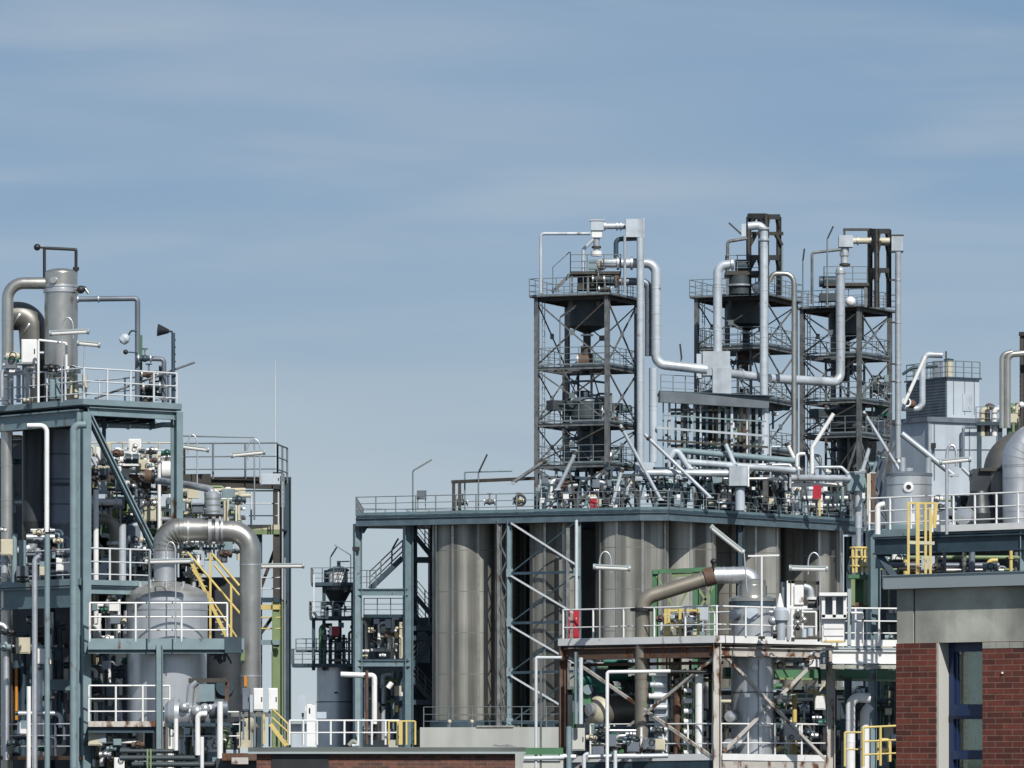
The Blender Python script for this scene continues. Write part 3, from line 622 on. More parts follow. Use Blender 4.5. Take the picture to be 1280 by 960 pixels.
t = T('duct_box', 'green grey square box at the right end of the silo deck', 'duct box'); t.p('housing', M['blueL']).box(P(1069.5, 602.5, 328.5), 1.1, 1, 1.15); t.p('lid', M['galv']).box(P(1069.5, 590.5, 328.5), 1.2, 1.1, .07); t.p('leg_pipe', M['lagging']).cyl(P(1073, 660, 328.5), P(1073, 614, 328.5), .24, 14)
for lab, D2, xy, r, mm in (
 ('long pale strut slanting from the left tower down to the deck centre', 317.5, (775, 531, 826, 625), .12, 'lagging'),
 ('pale strut slanting down in front of the grey box right of the left tower', 317.8, (806, 543, 888, 622), .12, 'lagging'),
 ('pale strut slanting left at the foot of the left tower', 317.2, (721, 563, 697, 612), .13, 'lagging'),
 ('short pale strut at the front foot of the left tower', 317, (778, 585, 765, 632), .12, 'lagging'),
 ('short white pipe slanting at the foot of the middle tower', 320, (905, 551, 918, 580), .14, 'lagging'),
 ('thin white pipe slanting behind the bright steel pipe', 325, (983, 553, 999, 587), .12, 'white'),
 ('long white strut slanting down to the round vessel from the right tower', 325, (1079, 514, 1127, 592), .11, 'lagging'),
 ('short white strut at the right foot of the right tower', 326, (1088, 556, 1078, 588), .13, 'lagging'),
 ('short grey strut left of the white vessel', 326, (1100, 565, 1091, 591), .1, 'blueL'),
 ('dark strut slanting left from the left tower to the deck', 319, (683, 575, 640, 604), .12, 'tower')):
    t = T('support_strut', lab, 'strut'); a, b = PP(D2, *xy); t.b(M[mm]).tube([a, b], r, 0, 10)
    t.p('foot_plate', M['galv']).box(b, .4, .3, .08); t.p('clamp', M['dark']).band(a.lerp(b, .06), b-a, r*1.35, .2)
pipe('bent white pipe inside the right tower above the red panel', PP(326, 1042, 517, 1015, 560, 1015, 592), .13, 'white', R=.4)
pipe('white hoop of pipe beside the green grey box', PP(327.5, 1015, 592, 1018, 584, 1052, 584, 1060, 592), .1, 'lagging', R=.25)
t = T('notice_sign', 'small red panel hanging over the silo deck railing', 'panel'); t.p('board', M['red']).box(P(1021.5, 615, 325.5), .52, .05, .85); t.p('post', M['yellow']).bar(P(1024.5, 645, 325.6), P(1024.5, 624, 325.6), .12)
t = T('fire_box', 'dark red box at the foot of the left tower', 'box'); t.p('housing', M['red']).box(P(742, 629, 317.6), .4, .3, .55); t.p('lid', M['white']).box(P(742, 622, 317.6), .42, .34, .1)
for k, (x0, x1, lab) in enumerate(((672, 735, 'under the left tower'), (738, 800, 'right of the left tower corner'), (806, 868, 'left of the light box'), (872, 935, 'around the square light box'), (940, 1000, 'below the middle tower'), (1002, 1062, 'around the red panel'))):
    manifold('pump_skid', 'white pipes and dark valves on the silo deck '+lab, x0, x1, 596, 636+(k > 3)*8, DE((x0+x1)/2)+2.5, 3, 9, 4, 8, ('white', 'lagging', 'bluedk', 'dark', 'blueL', 'hop'), 30+k, (.06, .16), 5)
# dark machines shading the deck behind the skids
for px, w, y0, lab in ((760, 2.2, 600, 'under the left tower'), (905, 2.4, 600, 'under the pipe bridge'), (960, 2.6, 604, 'under the middle tower'), (1040, 2.2, 606, 'under the right tower'), (836, 1.6, 598, 'between the left and middle towers')):
    d = DE(px)+6.5; a, b = P(px, 640, d), P(px, y0, d); t = T('blower_unit', 'dark cased blower '+lab, 'machine'); a.z = ZD
    t.p('casing', M['hop']).box((a+b)/2, w, 1.6, b.z-a.z); t.p('motor', M['bluedk']).cyl(V3((a.x-.5, a.y-1.2, a.z+.7)), V3((a.x+.6, a.y-1.2, a.z+.7)), .4, 16); t.p('door', M['bluedk']).box(V3((a.x+.6, a.y-.82, a.z+.8)), .6, .03, 1.2)
# portal, cabinet and lamps at the left half of the deck
t = T('pipe_portal', 'dark steel goalpost frame standing on the left of the silo deck', 'steel frame')
for x in (567, 574.5): t.p('post', M['dark']).bar(E(x, .9), E(x, .9, ZD+2.1-.003*(x-567)), .2)
t.p('beam', M['dark']).bar(E(565, .9, ZD+2.0), E(668, .9, ZD+2.1), .2, .2)
t.p('rail_pipe', M['blueL']).tube([E(581, 1.2), E(581, 1.2, ZD+2.6), E(640, 1.2, ZD+2.6)], .05, .1, 6)
cabinet('small grey switch box above the railing on the left of the silo deck', 521, 613, 533, 624, DE(527)+.3, .3, 'paneldk', legs=.7)
stick_lamp('slanted lamp on a bent pole at the left end of the silo deck', E(516, .4), P(516, 590, DE(516)+.4), P(517, 588, DE(516)+.4), P(540, 574.5, DE(516)+.4), 'railG', .16)
stick_lamp('upright dark lamp on a pole above the goalpost frame', E(598, .6), P(598, 592, DE(598)+.6), P(599, 589, DE(598)+.6), P(609, 568, DE(598)+.6), w=.3)
for px, lab in ((578, 'beside the goalpost frame'), (648, 'halfway to the left tower'), (612, 'under the upright dark lamp')):
    q = E(px, 1.5, ZD+.75); valve('small valve on the left part of the silo deck '+lab, q, .2, m='tower')
t = T('cable_spool', 'round dark hose reel on the railing left of the left tower', 'reel'); q = E(650, .5, ZD+.75); t.p('drum', M['dark']).hoop(q, V3((0, 1, 0)), .32, .09); t.p('hub', M['yellow']).ball(q, .13, 10)
# ================================================================ left process unit
LF = Frame(105, 162, 40); zL = LF.z
def lv(px, py, u=0): return LF.onv(px, py, u)        # left face
def lu(px, py, v=0): return LF.onu(px, py, v)        # right face
UL, VL = LF.U(221), 7.0
t = T('steel_structure', 'tall open blue grey steel structure with railed decks at the left edge', 'steel structure')
z_top, z_mid = zL(505), zL(731)
t.p('column', M['blueL'], 'tall corner column with a dark web').ib(LF(0, 0, 0), LF(0, 0, z_top-.25), .3, .36, LF.v)
t.p('column', M['blueL']).ib(LF(UL, 0, zL(668)), LF(UL, 0, z_top-.1), .24, .34, LF.v)
t.p('column', M['bluedk']).ib(LF(0, VL, 0), LF(0, VL, z_top), .3, .3, LF.u); t.p('column', M['bluedk']).ib(LF(UL, VL, 0), LF(UL, VL, z_top), .3, .3, LF.u)
t.p('deck', M['bluedk']).prism([LF(-.1, -.1, 0), LF(UL+.1, -.1, 0), LF(UL+.1, VL, 0), LF(-.1, VL, 0)], z_top-.06, z_top)
t.p('toe_plate', M['blueL']).bar(LF(-.12, -.12, z_top+.07), LF(UL+.1, -.12, z_top+.07), .03, .18).bar(LF(-.12, -.1, z_top+.07), LF(-.12, VL, z_top+.07), .03, .18)
t.p('floor_beam', M['blueL']).ib(LF(.15, 0, z_top-.22), LF(UL-.1, 0, z_top-.22), .22, .26)
t.p('floor_beam', M['blueL']).ib(LF(0, .17, z_top-.4), LF(0, VL, z_top-.4), .24, .5)
for k in range(1, 5): t.p('floor_beam', M['bluedk']).ib(LF(UL*k/5, .2, z_top-.3), LF(UL*k/5, VL, z_top-.3), .16, .3)
m = t.p('railing', M['rail']); m.rail([LF(0, VL, z_top), LF(0, 0, z_top), LF(UL, 0, z_top)], 1.12, .95, .03)
t.p('railing', M['rail']).rail([LF(UL, 0, z_top), LF(UL, VL, z_top)], 1.12, 1.3, .026)
t.p('brace', M['bluedk'], 'long diagonal channel falling to the right').bar(lu(108, 516)-LF.v*.02, lu(193, 690)-LF.v*.02, .06, .2); t.p('brace', M['blueL']).bar(lu(109.5, 515)-LF.v*.1, lu(194.5, 689)-LF.v*.1, .14, .045).bar(lu(106.5, 518)-LF.v*.1, lu(191.5, 692)-LF.v*.1, .14, .045)  # paler edge bars paint highlights along the dark channel
t.p('hanger', M['bluedk']).bar(lu(130, 508, .6), lu(130, 560, .6), .12); t.p('hanger', M['bluedk']).bar(lu(191, 508, .6), lu(191, 536, .6), .14)
# middle deck, right face at 731 and left face
t.p('deck', M['bluedk']).prism([LF(-.1, -.1, 0), LF(LF.U(195), -.1, 0), LF(LF.U(195), 2.2, 0), LF(-.1, 2.2, 0)], z_mid-.06, z_mid)
t.p('floor_beam', M['blueL']).ib(LF(.15, 0, z_mid-.14), LF(LF.U(180), 0, z_mid-.14), .2, .26)
t.p('floor_beam', M['blue']).ib(LF(0, .17, z_mid-.36), LF(0, VL, z_mid-.36), .24, .66)
t.p('deck', M['bluedk']).prism([LF(-.1, 2.2, 0), LF(1.6, 2.2, 0), LF(1.6, VL, 0), LF(-.1, VL, 0)], z_mid-.06, z_mid)
t.p('toe_plate', M['blueL']).bar(LF(-.12, 0, z_mid+.1), LF(-.12, VL, z_mid+.1), .03, .2).bar(LF(0, -.12, z_mid+.08), LF(LF.U(185), -.12, z_mid+.08), .03, .16)
t.p('railing', M['rail']).rail([LF(.2, 0, z_mid), LF(LF.U(188), 0, z_mid)], 1.15, .8, .03)
t.p('railing', M['rail']).rail([LF(0, .6, z_mid), LF(0, VL, z_mid)], 1.12, 1.2, .03)
t.p('railing', M['rail']).rail([LF(0, .2, zL(945)), LF(0, VL, zL(945))], 1.0, 1.3, .028)
t.p('deck', M['rust']).prism([LF(-.1, -.1, 0), LF(1.2, -.1, 0), LF(1.2, VL, 0), LF(-.1, VL, 0)], zL(945)-.12, zL(945))
# lower tank platforms
LP = Frame(105, 161, 12); zP = LP.z
def lu(px, py, v=0): return LP.onu(px, py, v)
z1, z2 = zP(804), zP(905)
t = T('tank_platform', 'two level blue grey platform with white railings around the domed tank', 'platform')
t.p('toe_plate', M['blueL']).bar(lu(110, 805), lu(305, 805), .06, .34)
t.p('floor_beam', M['blue']).ib(lu(110, 812, .15), lu(305, 812, .15), .2, .24)
t.p('deck', M['bluedk']).prism([lu(110, 805, .1), lu(305, 805, .1), lu(305, 805, 1.0), lu(110, 805, 1.0)], z1-.06, z1)
t.p('end_plate', M['bluedk']).bar(lu(281, 806, -.06), lu(302, 806, -.06), .05, .5)
t.p('railing', M['white']).rail([lu(112, 802), lu(284, 802)], 1.2, 1.35, .032)
t.p('column', M['blueL']).ib(lu(199, 960, -.05), lu(199, 806, -.05), .24, .2, V3((1, .2, 0)))
t.p('deck', M['rust']).prism([lu(110, 905, .05), lu(225, 905, .05), lu(225, 905, 1.0), lu(110, 905, 1.0)], z2-.08, z2)
t.p('floor_beam', M['rustW']).bar(lu(110, 905), lu(205, 905), .08, .17); t.p('floor_beam', M['bluedk']).ib(lu(110, 912, .1), lu(205, 912, .1), .2, .2)
t.p('railing', M['white']).rail([lu(111, 903), lu(212, 903)], 1.14, .95, .03)
t.p('column', M['rust']).bar(lu(199.5, 960, .2), lu(199.5, 906, .2), .28)
def lu(px, py, v=0): return LF.onu(px, py, v)
# ---- domed tank and its duct
cT = P(209, 905, 163.5)
def zt(py): return H+(HZ-py)*163.5/F
t = T('domed_tank', 'large silver domed tank with banded roof behind white railings', 'tank')
s = t.p('shell', M['tank']); R0 = 1.27
s.lathe(V3((cT.x, cT.y, zt(905))), [(R0*.98, 0), (R0*.98, zt(812)-zt(905))], 64); s.lathe(V3((cT.x, cT.y, zt(812))), [(R0, 0), (R0, zt(748)-zt(812))], 64)
t.p('roof', M['dome']).lathe(V3((cT.x, cT.y, zt(748))), [(R0, 0), (R0*.985, .12), (R0*.94, .2), (R0*.78, .33), (R0*.55, .44), (.36, .52)], 64)
t.p('rim_band', M['galv']).lathe(V3((cT.x, cT.y, zt(750))), [(R0+.03, -.06), (R0+.03, .06)], 64)
t.p('rim_band', M['galv']).lathe(V3((cT.x, cT.y, zt(762))), [(R0+.02, -.03), (R0+.02, .03)], 64)
t.p('neck', M['galv']).lathe(V3((cT.x-.08, cT.y, zt(727))), [(.34, 0), (.34, .62), (.42, .64), (.42, .72), (.36, .74), (.36, .95)], 36)
t.p('flange', M['white']).lathe(V3((cT.x-.08, cT.y, zt(702))), [(0, -.04), (.5, -.04), (.5, .04), (0, .04)], 36)
for k in range(5):
    a = math.radians(-160+k*36); q = V3((cT.x+math.cos(a)*R0*.7, cT.y+math.sin(a)*R0*.7, zt(739))); t.p('nozzle', M['galv']).cyl(q, q+Z*.28, .06, 10)
for k in range(4): t.p('leg', M['bluedk']).bar(V3((cT.x+math.cos(k*1.57+.6)*R0*.9, cT.y+math.sin(k*1.57+.6)*R0*.9, 0)), V3((cT.x+math.cos(k*1.57+.6)*R0*.9, cT.y+math.sin(k*1.57+.6)*R0*.9, zt(905))), .25)
dd = 163.5
t = T('vapour_duct', 'huge curved silver duct arching from the tank over and down to the right', 'duct')
pts = PP([dd, dd, dd, dd], 206, 700, 206, 662, 313, 662, 313, 868); pts[0].x = pts[1].x = cT.x-.08
t.p('bellows_elbow', M['duct']).tube([pts[0], pts[1]-Z*.0, P(262, 662, dd)], .36, .62, 28, seg=10)
for k in range(8):
    a = math.radians(180-k*13); rr = .64; c0 = V3((pts[1].x+rr, dd, P(0, 662, dd).z-rr)); q = c0+V3((math.cos(a), 0, math.sin(a)))*rr
    t.parts[0].band(q, V3((-math.sin(a), .0, math.cos(a))), .385, .05, 28)
t.p('down_elbow', M['duct']).tube([P(262, 664, dd), P(313, 664, dd), P(313, 868, dd)], .335, .72, 32, seg=12)
for px, r, w in ((263, .42, .10), (272, .43, .1), (278, .40, .07), (236, .38, .06)): t.p('flange', M['galv']).band(P(px, 663, dd), V3((1, 0, 0)), r, w, 32)
t.p('seam_ring', M['galv']).band(P(313, 706, dd), Z, .345, .04, 32); t.p('seam_ring', M['galv']).band(P(313, 845, dd), Z, .35, .05, 32)
t.p('label_plate', M['orange']).bar(P(307, 845, dd-.34), P(307, 858, dd-.34), .1, .04); t.p('bracket', M['lime']).box(P(303.5, 819, dd-.32), .12, .1, .34)
pipe('fat insulated pipe stub standing on top of the big curved duct', PP([167, 164.5, 163.5, 163.5], 198, 601, 240, 607, 266, 612, 266, 644), .115, 'galv', R=.3, fl=((2, .4),))
t = T('silencer', 'banded silver cylinder standing above the big curved duct', 'silencer'); c = P(266, 645, 163.5)
t.p('shell', M['galv']).lathe(c, [(.24, 0), (.24, .68), (.14, .78)], 28)
for k in range(3): t.p('strap', M['steel']).lathe(c+Z*(.12+k*.2), [(.255, 0), (.255, .05)], 28)
t.p('flange', M['black']).band(c+Z*.02, Z, .34, .06, 24)
# ---- top deck equipment
D = 165.5
t = T('scrubber_column', 'tall stainless column with bolted head on the top left deck', 'column vessel'); c = P(76.5, 505, D); zc = lambda y: H+(HZ-y)*D/F-c.z
t.p('shell', M['steel']).lathe(c, [(.53, 0), (.53, zc(366))], 48)
t.p('flange', M['galv']).lathe(c+Z*zc(366), [(.53, 0), (.57, .0), (.57, .1), (.53, .12), (.53, .16), (.55, .16), (.55, .22), (.52, .24)], 48)
h = t.p('head', M['steel']); h.lathe(c+Z*(zc(366)+.24), [(.52, 0), (.52, .38)], 48); h.dome(c+Z*(zc(366)+.62), .52, .16, 48)
t.p('base_skirt', M['dark']).lathe(c, [(.56, -.02), (.56, .5)], 40); t.p('nozzle', M['steel']).cyl(c+V3((-.2, -.5, zc(352))), c+V3((-.2, -.62, zc(352))), .1, 14)
pipe('bright overhead pipe curving from the stainless column down the left edge', PP(D, 58, 354, 9.5, 354, 9.5, 506), .19, 'steel', R=.5, n=18, bands=((1, .3), (1, .7)))
pipe('long lower length of the bright pipe dropping below the top left deck', PP(D, 8.5, 530, 8.5, 960), .19, 'steel', n=18, bands=((0, .12), (0, .22), (0, .34), (0, .55), (0, .66), (0, .78)))
t = T('wide_elbow', 'wide dark grey duct elbow half hidden behind the overhead pipe', 'duct'); t.p('elbow', M['darkduct']).tube(PP(D+.9, 4, 395, 40, 395, 44, 452), .46, .85, 28, seg=10)
for px, py in ((24, 398), (36, 410)): t.p('seam_ring', M['steel']).band(P(px, py, D+.9), V3((.8, 0, -.5)), .475, .05, 28)
t.p('lower_duct', M['tankdk']).cyl(P(44, 505, D+.9), P(44, 450, D+.9), .42, 28)
t = T('lifting_davit', 'thin dark pipe goalpost standing above the stainless column', 'davit'); t.p('frame', M['black']).tube(PP(D, 55.5, 352, 55.5, 310, 95, 312, 95, 345), .05, .03, 8); t.p('end_knob', M['black']).ball(P(46.5, 309, D), .11, 10); t.p('arm', M['black']).bar(P(46, 309, D), P(57, 310, D), .06); t.p('coupling', M['black']).band(P(95, 336, D), Z, .1, .1, 10)
pipe('dark grey pipe running right from the column and turning down to the deck', PP(D-.4, 96, 374, 172, 373, 172, 505), .085, 'bvessel', R=.12, fl=((0, .36), (0, .02)))
t = T('relief_valve', 'dark relief valve on the right side of the column head', 'valve'); t.p('body', M['black']).ball(P(101, 362, D-.3), .13, 12); t.p('spring_housing', M['black']).cyl(P(101, 360, D-.3), P(107, 361, D-.3), .08, 10); t.p('outlet', M['steel']).tube(PP(D-.3, 97, 366, 106, 360, 111, 367), .05, .05, 8)
pipe('green striped riser beside the dark grey pipe on the top deck', PP(D-.2, 176, 505, 176, 419), .05, 'green')
valve('inline valve on the dark grey pipe outlet at the top deck', P(181, 448, D-.6), .12, m='bluedk'); valve('large dark valve low on the pipes of the top right deck corner', P(190, 484, D-.6), .16, m='black'); valve('rusty gate valve between railing posts on the top deck', P(186, 468, D-.5), .13, m='rust')
pipe('short hooked pipe beside the inline valve on the top deck', PP(D-.5, 176, 448, 205, 449, 205, 503), .075, 'bvessel', R=.12)
t = T('floodlight', 'black cone floodlight on a post at the right of the top deck', 'lamp'); t.p('post', M['bluedk']).tube([lu(216.5, 505, .15), lu(216.5, 416, .15)], .06, 0, 8); a = lu(216, 415, .15); t.p('arm', M['black']).bar(a, a+V3((-.3, 0, .06)), .06); t.p('lamp_head', M['black']).lathe(a+V3((-.12, 0, .02)), [(.06, 0), (.2, .36), (0, .36)], 18, V3((-1, -.2, .1)))
for k in range(8): t.p('bolt', M['black']).box(lu(218.5, 425+k*9, .15), .06, .05, .05)
t = T('bulkhead_lamp', 'round caged lamp hanging from a hook on the riser pipe', 'lamp'); t.p('hook', M['bluedk']).tube(PP(D-.6, 171, 414, 164, 413, 160, 420), .03, .1, 8); t.p('lamp_head', M['panel']).lathe(P(161, 419, D-.6), [(0, 0), (.1, .03), (.17, .14), (.15, .3), (0, .36)], 18, V3((-.7, 0, -.6)))
t = T('level_switch', 'small black knob on a thin arm left of the riser pipe', 'switch'); t.p('arm', M['bluedk']).bar(P(157, 440, D-.5), P(172, 441, D-.5), .04); t.p('knob', M['black']).ball(P(157, 440, D-.5), .08, 10)
t = T('jib_pole', 'thin dark pole leaning out over the top deck railing', 'pole'); t.b(M['tower']).tube([lu(119, 498, .3), lu(243, 453, .3)], .035, 0, 8)
cabinet('white control cabinet between the elbow duct and column on the top deck', 27, 424, 46, 454, 163.6, .35, 'white', name='control_cabinet')
tube_lamp('upper tube lamp before the stainless column', P(63.5, 416.5, 162.4), P(110, 414, 162.4), (P(77.5, 503, 162.4), P(77.5, 410, 162.4)), .35)
tube_lamp('lower tube lamp right of the stainless column', P(98, 428.5, 162.4), P(124, 431, 162.4), (P(104, 500, 162.4), P(106, 424, 162.4)))
pipe('thin white handrail pipe bent before the stainless column', PP(163, 48, 503, 48, 425, 83, 429, 83, 460), .04, 'white', R=.05)
manifold('valve_station', 'cluster of dark valves at the foot of the stainless column', 56, 108, 458, 503, 163.4, 1, 6, 3, 6, ('steel', 'dark', 'cream', 'galv'), 3, (.04, .09), 2)
manifold('valve_station', 'grey pipework behind the railing below the white cabinet', 0, 48, 440, 503, 164, 1.2, 5, 3, 4, ('galv', 'bvessel', 'panel'), 4, (.05, .11), 1)
manifold('valve_station', 'small dark pipes at the right corner of the top deck', 172, 212, 452, 503, 165.3, .8, 4, 4, 4, ('bvessel', 'dark', 'bluedk'), 6, (.035, .07), 0)
pipe('long grey pipe hung below the top deck', [lu(112, 531, .7), lu(192, 533, .7), lu(203, 531, .7), lu(214, 531, .7)], .085, 'blueL', fl=((0, .25), (0, .6), (0, .95)))
# ---- tall pipes in front of the left face
for lab, xy, r, mm, b in (('pale blue pipe with an elbow standing left of the corner column', (108, 531, 92, 531, 92, 960), .115, 'blueL', ((1, .3), (1, .52))), ('white upright pipe bent left at the top under the deck', (34, 532, 58.5, 532, 58.5, 665), .075, 'white', ()), ('pale blue lower length under the white upright pipe', (59, 668, 59, 960), .085, 'blueL', ((0, .3),)), ('cream grey pipe with a short bend in front of the lower left deck', (50, 695, 43.5, 699, 43.5, 960), .085, 'galv', ((1, .2),)), ('short white pipe at the bottom left by the cream pipe', (36, 960, 36, 858), .07, 'white', ())):
    k = len(xy)//2; pipe(lab, PP(160.6, *xy), r, mm, R=.2, bands=b)
valve('black coupling valve on the white upright pipe', P(58.7, 663, 160.6), .07, m='black')
# ---- vessels in the shade under the top deck
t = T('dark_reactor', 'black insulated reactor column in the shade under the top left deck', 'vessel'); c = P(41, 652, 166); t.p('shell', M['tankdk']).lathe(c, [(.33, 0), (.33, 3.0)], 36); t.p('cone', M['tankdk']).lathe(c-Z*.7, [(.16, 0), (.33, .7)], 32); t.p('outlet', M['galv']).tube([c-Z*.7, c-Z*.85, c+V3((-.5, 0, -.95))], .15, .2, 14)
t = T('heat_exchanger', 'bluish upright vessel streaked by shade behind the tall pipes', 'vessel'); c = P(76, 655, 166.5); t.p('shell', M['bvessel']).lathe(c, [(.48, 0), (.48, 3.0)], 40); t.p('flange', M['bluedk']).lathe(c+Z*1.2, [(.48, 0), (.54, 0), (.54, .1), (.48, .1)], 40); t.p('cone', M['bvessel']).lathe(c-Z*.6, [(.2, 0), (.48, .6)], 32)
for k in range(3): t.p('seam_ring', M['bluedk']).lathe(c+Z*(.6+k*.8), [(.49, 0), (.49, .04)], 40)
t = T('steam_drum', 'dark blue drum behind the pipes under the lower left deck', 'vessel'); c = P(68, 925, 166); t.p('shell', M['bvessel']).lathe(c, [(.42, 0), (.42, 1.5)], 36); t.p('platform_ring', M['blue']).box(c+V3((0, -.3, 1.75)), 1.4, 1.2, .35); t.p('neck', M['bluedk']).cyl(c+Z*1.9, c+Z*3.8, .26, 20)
pipe('orange brown pipe in the shadow under the lower left deck', PP(165.5, 20.5, 900, 20.5, 835), .05, 'orange')
t = T('shade_block', 'dark backing block painting the shaded interior of the left unit', 'building'); t.p('wall', M['tankdk']).prism([P(-40, 938, 172), P(112, 938, 170.5), P(112, 938, 176), P(-40, 938, 177)], 0, zL(528)); t.p('roof_edge', M['bluedk']).prism([P(-42, 938, 171.9), P(113, 938, 170.4), P(113, 938, 176), P(-42, 938, 177)], zL(528)+.002, zL(525))  # added dark wall, its colour standing for shade under the top deck
manifold('pipe_rack', 'shaded vertical pipes below the top left deck behind the reactor', 14, 104, 545, 728, 167.3, 1.5, 9, 6, 8, ('bvessel', 'galv', 'bluedk', 'tankdk', 'cream'), 11, (.05, .13), 5)
manifold('pipe_rack', 'bright small pipes just behind the middle left railing', 0, 104, 662, 728, 163.8, 1, 8, 5, 9, ('galv', 'lagging', 'bvessel', 'blueL'), 12, (.05, .13), 6)
manifold('pipe_rack', 'shaded pipes and boxes below the middle left deck', 0, 104, 765, 950, 164.5, 1.5, 9, 8, 10, ('bvessel', 'galv', 'bluedk', 'blueL', 'rust'), 13, (.05, .15), 8)
# ---- cream and green rack behind the diagonal brace
RB = Frame(118, 171, 30)
t = T('pipe_rack_structure', 'cream and green pipe rack with several decks behind the diagonal brace', 'steel structure')
for k, px in enumerate((118, 137, 160, 184, 212, 240)):
    a = RB.onu(px, 938); t.p('column', M[('cream', 'lime', 'lime', 'cream', 'white', 'lime')[k]]).ib(V3((a.x, a.y, 0)), V3((a.x, a.y, RB.z((575, 590, 572, 560, 580, 600)[k]))), .2, .2, RB.u)
for y, mm, h in ((600, 'dark', .3), (642, 'lime', .25), (664, 'green', .28), (612, 'cream', .12), (625, 'white', .08), (690, 'cream', .15)):
    t.p('floor_beam', M[mm]).bar(RB.onu(108, y), RB.onu(262, y-2), .2, h)
for y in (600, 664): t.p('deck', M['bluedk']).prism([RB.onu(108, y), RB.onu(262, y), RB.onu(262, y)+RB.v*4, RB.onu(108, y)+RB.v*4], RB.z(y)+.16, RB.z(y)+.2)
t.p('railing', M['cream']).rail([RB.onu(108, 597), RB.onu(222, 597)], 1.15, .7, .028); t.p('railing', M['white']).rail([RB.onu(108, 660), RB.onu(222, 660)], .9, 1.1, .022)
for x0, x1, y0, y1, ms, sd, lab in ((110, 222, 556, 598, ('cream', 'white', 'lagging', 'galv', 'lime', 'rail'), 21, 'crowded cream and white pipes on the upper deck of the cream rack'), (110, 222, 604, 660, ('cream', 'lime', 'white', 'dark', 'galv', 'bluedk'), 22, 'shaded pipes below the upper deck of the cream rack'), (110, 200, 668, 728, ('galv', 'white', 'cream', 'lagging', 'bluedk'), 23, 'pipes and fittings behind the middle railing right of the corner column'), (222, 300, 610, 700, ('galv', 'cream', 'lime', 'white', 'bluedk'), 24, 'small pipes and valves behind the big curved duct')):
    manifold('pipe_manifold', lab, x0, x1, y0, y1, 170-.6, 2.2, 18, 10, 16, ms, sd, (.025, .07), 14)
for y, r_, mm, lab in ((613, .06, 'cream', 'highest'), (626, .09, 'cream', 'second highest'), (637, .05, 'white', 'third'), (648, .08, 'galv', 'lowest')): pipe(lab+' of four level pipes crossing behind the right column of the left unit', PP([169.5, 171.5], 198, y+1, 306, y-1), r_, mm, fl=((0, .3), (0, .75)))
manifold('pipe_manifold', 'cream valves and uprights above the horizontal part of the curved duct', 224, 305, 608, 660, 171, 1.5, 11, 4, 8, ('cream', 'white', 'lime', 'galv', 'yellowold'), 31, (.03, .07), 6)
t = T('small_drum', 'white horizontal drum on the upper deck beside the right column', 'vessel'); t.p('shell', M['white']).cyl(P(203, 588, 169), P(216, 588, 169), .3, 20); t.p('end', M['steel']).dome(P(203, 588, 169), .3, .15, 20, V3((-1, 0, 0)))
t = T('motor', 'dark red motor on the upper deck of the cream rack', 'motor'); t.p('casing', M['rust']).cyl(P(181, 596, 169), P(190, 596, 169), .22, 16); t.p('fan_cover', M['black']).cyl(P(190, 596, 169), P(193, 596, 169), .24, 16); t.p('feet', M['black']).box(P(186, 602, 169), .3, .3, .06)
t = T('fan_motor', 'two dark blue fan drums on the upper deck of the cream rack', 'fan'); t.p('casing', M['bluedk']).cyl(P(157, 575, 169), P(164, 575, 169), .2, 16); t.p('casing', M['bluedk']).cyl(P(166, 575, 169), P(173, 575, 169), .2, 16); t.p('base', M['white']).box(P(165, 581, 169), .6, .3, .08)
pipe('brown grey elbow pipe turning down behind the middle railing', PP(168, 108, 649, 144, 649, 144, 735), .19, 'brownpipe', R=.4, n=18, fl=((1, .35),))
pipe('white riser standing behind the middle railing by the corner column', PP(166.5, 120, 735, 120, 612), .085, 'white'); pipe('short white pipe pair lying behind the diagonal brace', PP(168.5, 112, 628, 152, 628), .1, 'white', fl=((0, .85),)); pipe('pale cylinder standing by the brown grey elbow', PP(167, 153, 735, 153, 655), .12, 'lagging')
pipe('tall cream post pipe behind the right column', PP(168, 199, 700, 199, 573), .06, 'white'); pipe('dark red pipe lying on the upper deck of the cream rack', PP(169.4, 150, 594, 175, 596), .07, 'rust')
# ---- right-hand frame
RC = Frame(347, 175, 84); zR = RC.z
def rv(px, py, u=0): return RC.onv(px, py, u)
t = T('stair_tower', 'dark and green steel stair tower with thin railed decks right of the curved duct', 'steel structure')
t.p('column', M['dark']).ib(RC(0, 0, zR(752)), RC(0, 0, zR(590)), .3, .3, V3((1, 0, 0))); t.p('column', M['lime']).ib(RC(0, 0, 0), RC(0, 0, zR(752)), .36, .36, V3((1, 0, 0)))
t.p('column', M['dark']).ib(rv(228, 938)*1, rv(228, 560), .2, .2, V3((1, 0, 0))); t.p('column', M['bluedk']).ib(RC(2.2, 0, 0), RC(2.2, 0, zR(592)), .26, .26, V3((1, 0, 0))); t.p('column', M['bluedk']).bar(rv(322, 938, .3), rv(322, 660, .3), .3)
t.p('floor_beam', M['dark']).ib(rv(225, 603), rv(351, 606), .24, .3); t.p('deck', M['dark']).prism([rv(225, 601), RC(0, 0, 0), RC(2.3, 0, 0), rv(225, 601)+RC.u*2.3], zR(603)+.15, zR(603)+.2)
t.p('railing', M['railG']).rail([RC(0, 0, zR(600)), V3((rv(226, 600).x, rv(226, 600).y, zR(600)))], 1.25, 1.15, .03)
t.p('railing', M['railG']).rail([RC(0, 0, zR(600)), RC(2.2, 0, zR(600))], 1.2, 1.1, .03)
for y, mm in ((659, 'cream'), (665, 'lime'), (750, 'bluedk'), (759, 'yellow'), (803, 'blueL')): t.p('floor_beam', M[mm]).bar(rv(303, y), rv(350, y), .2, .16); 
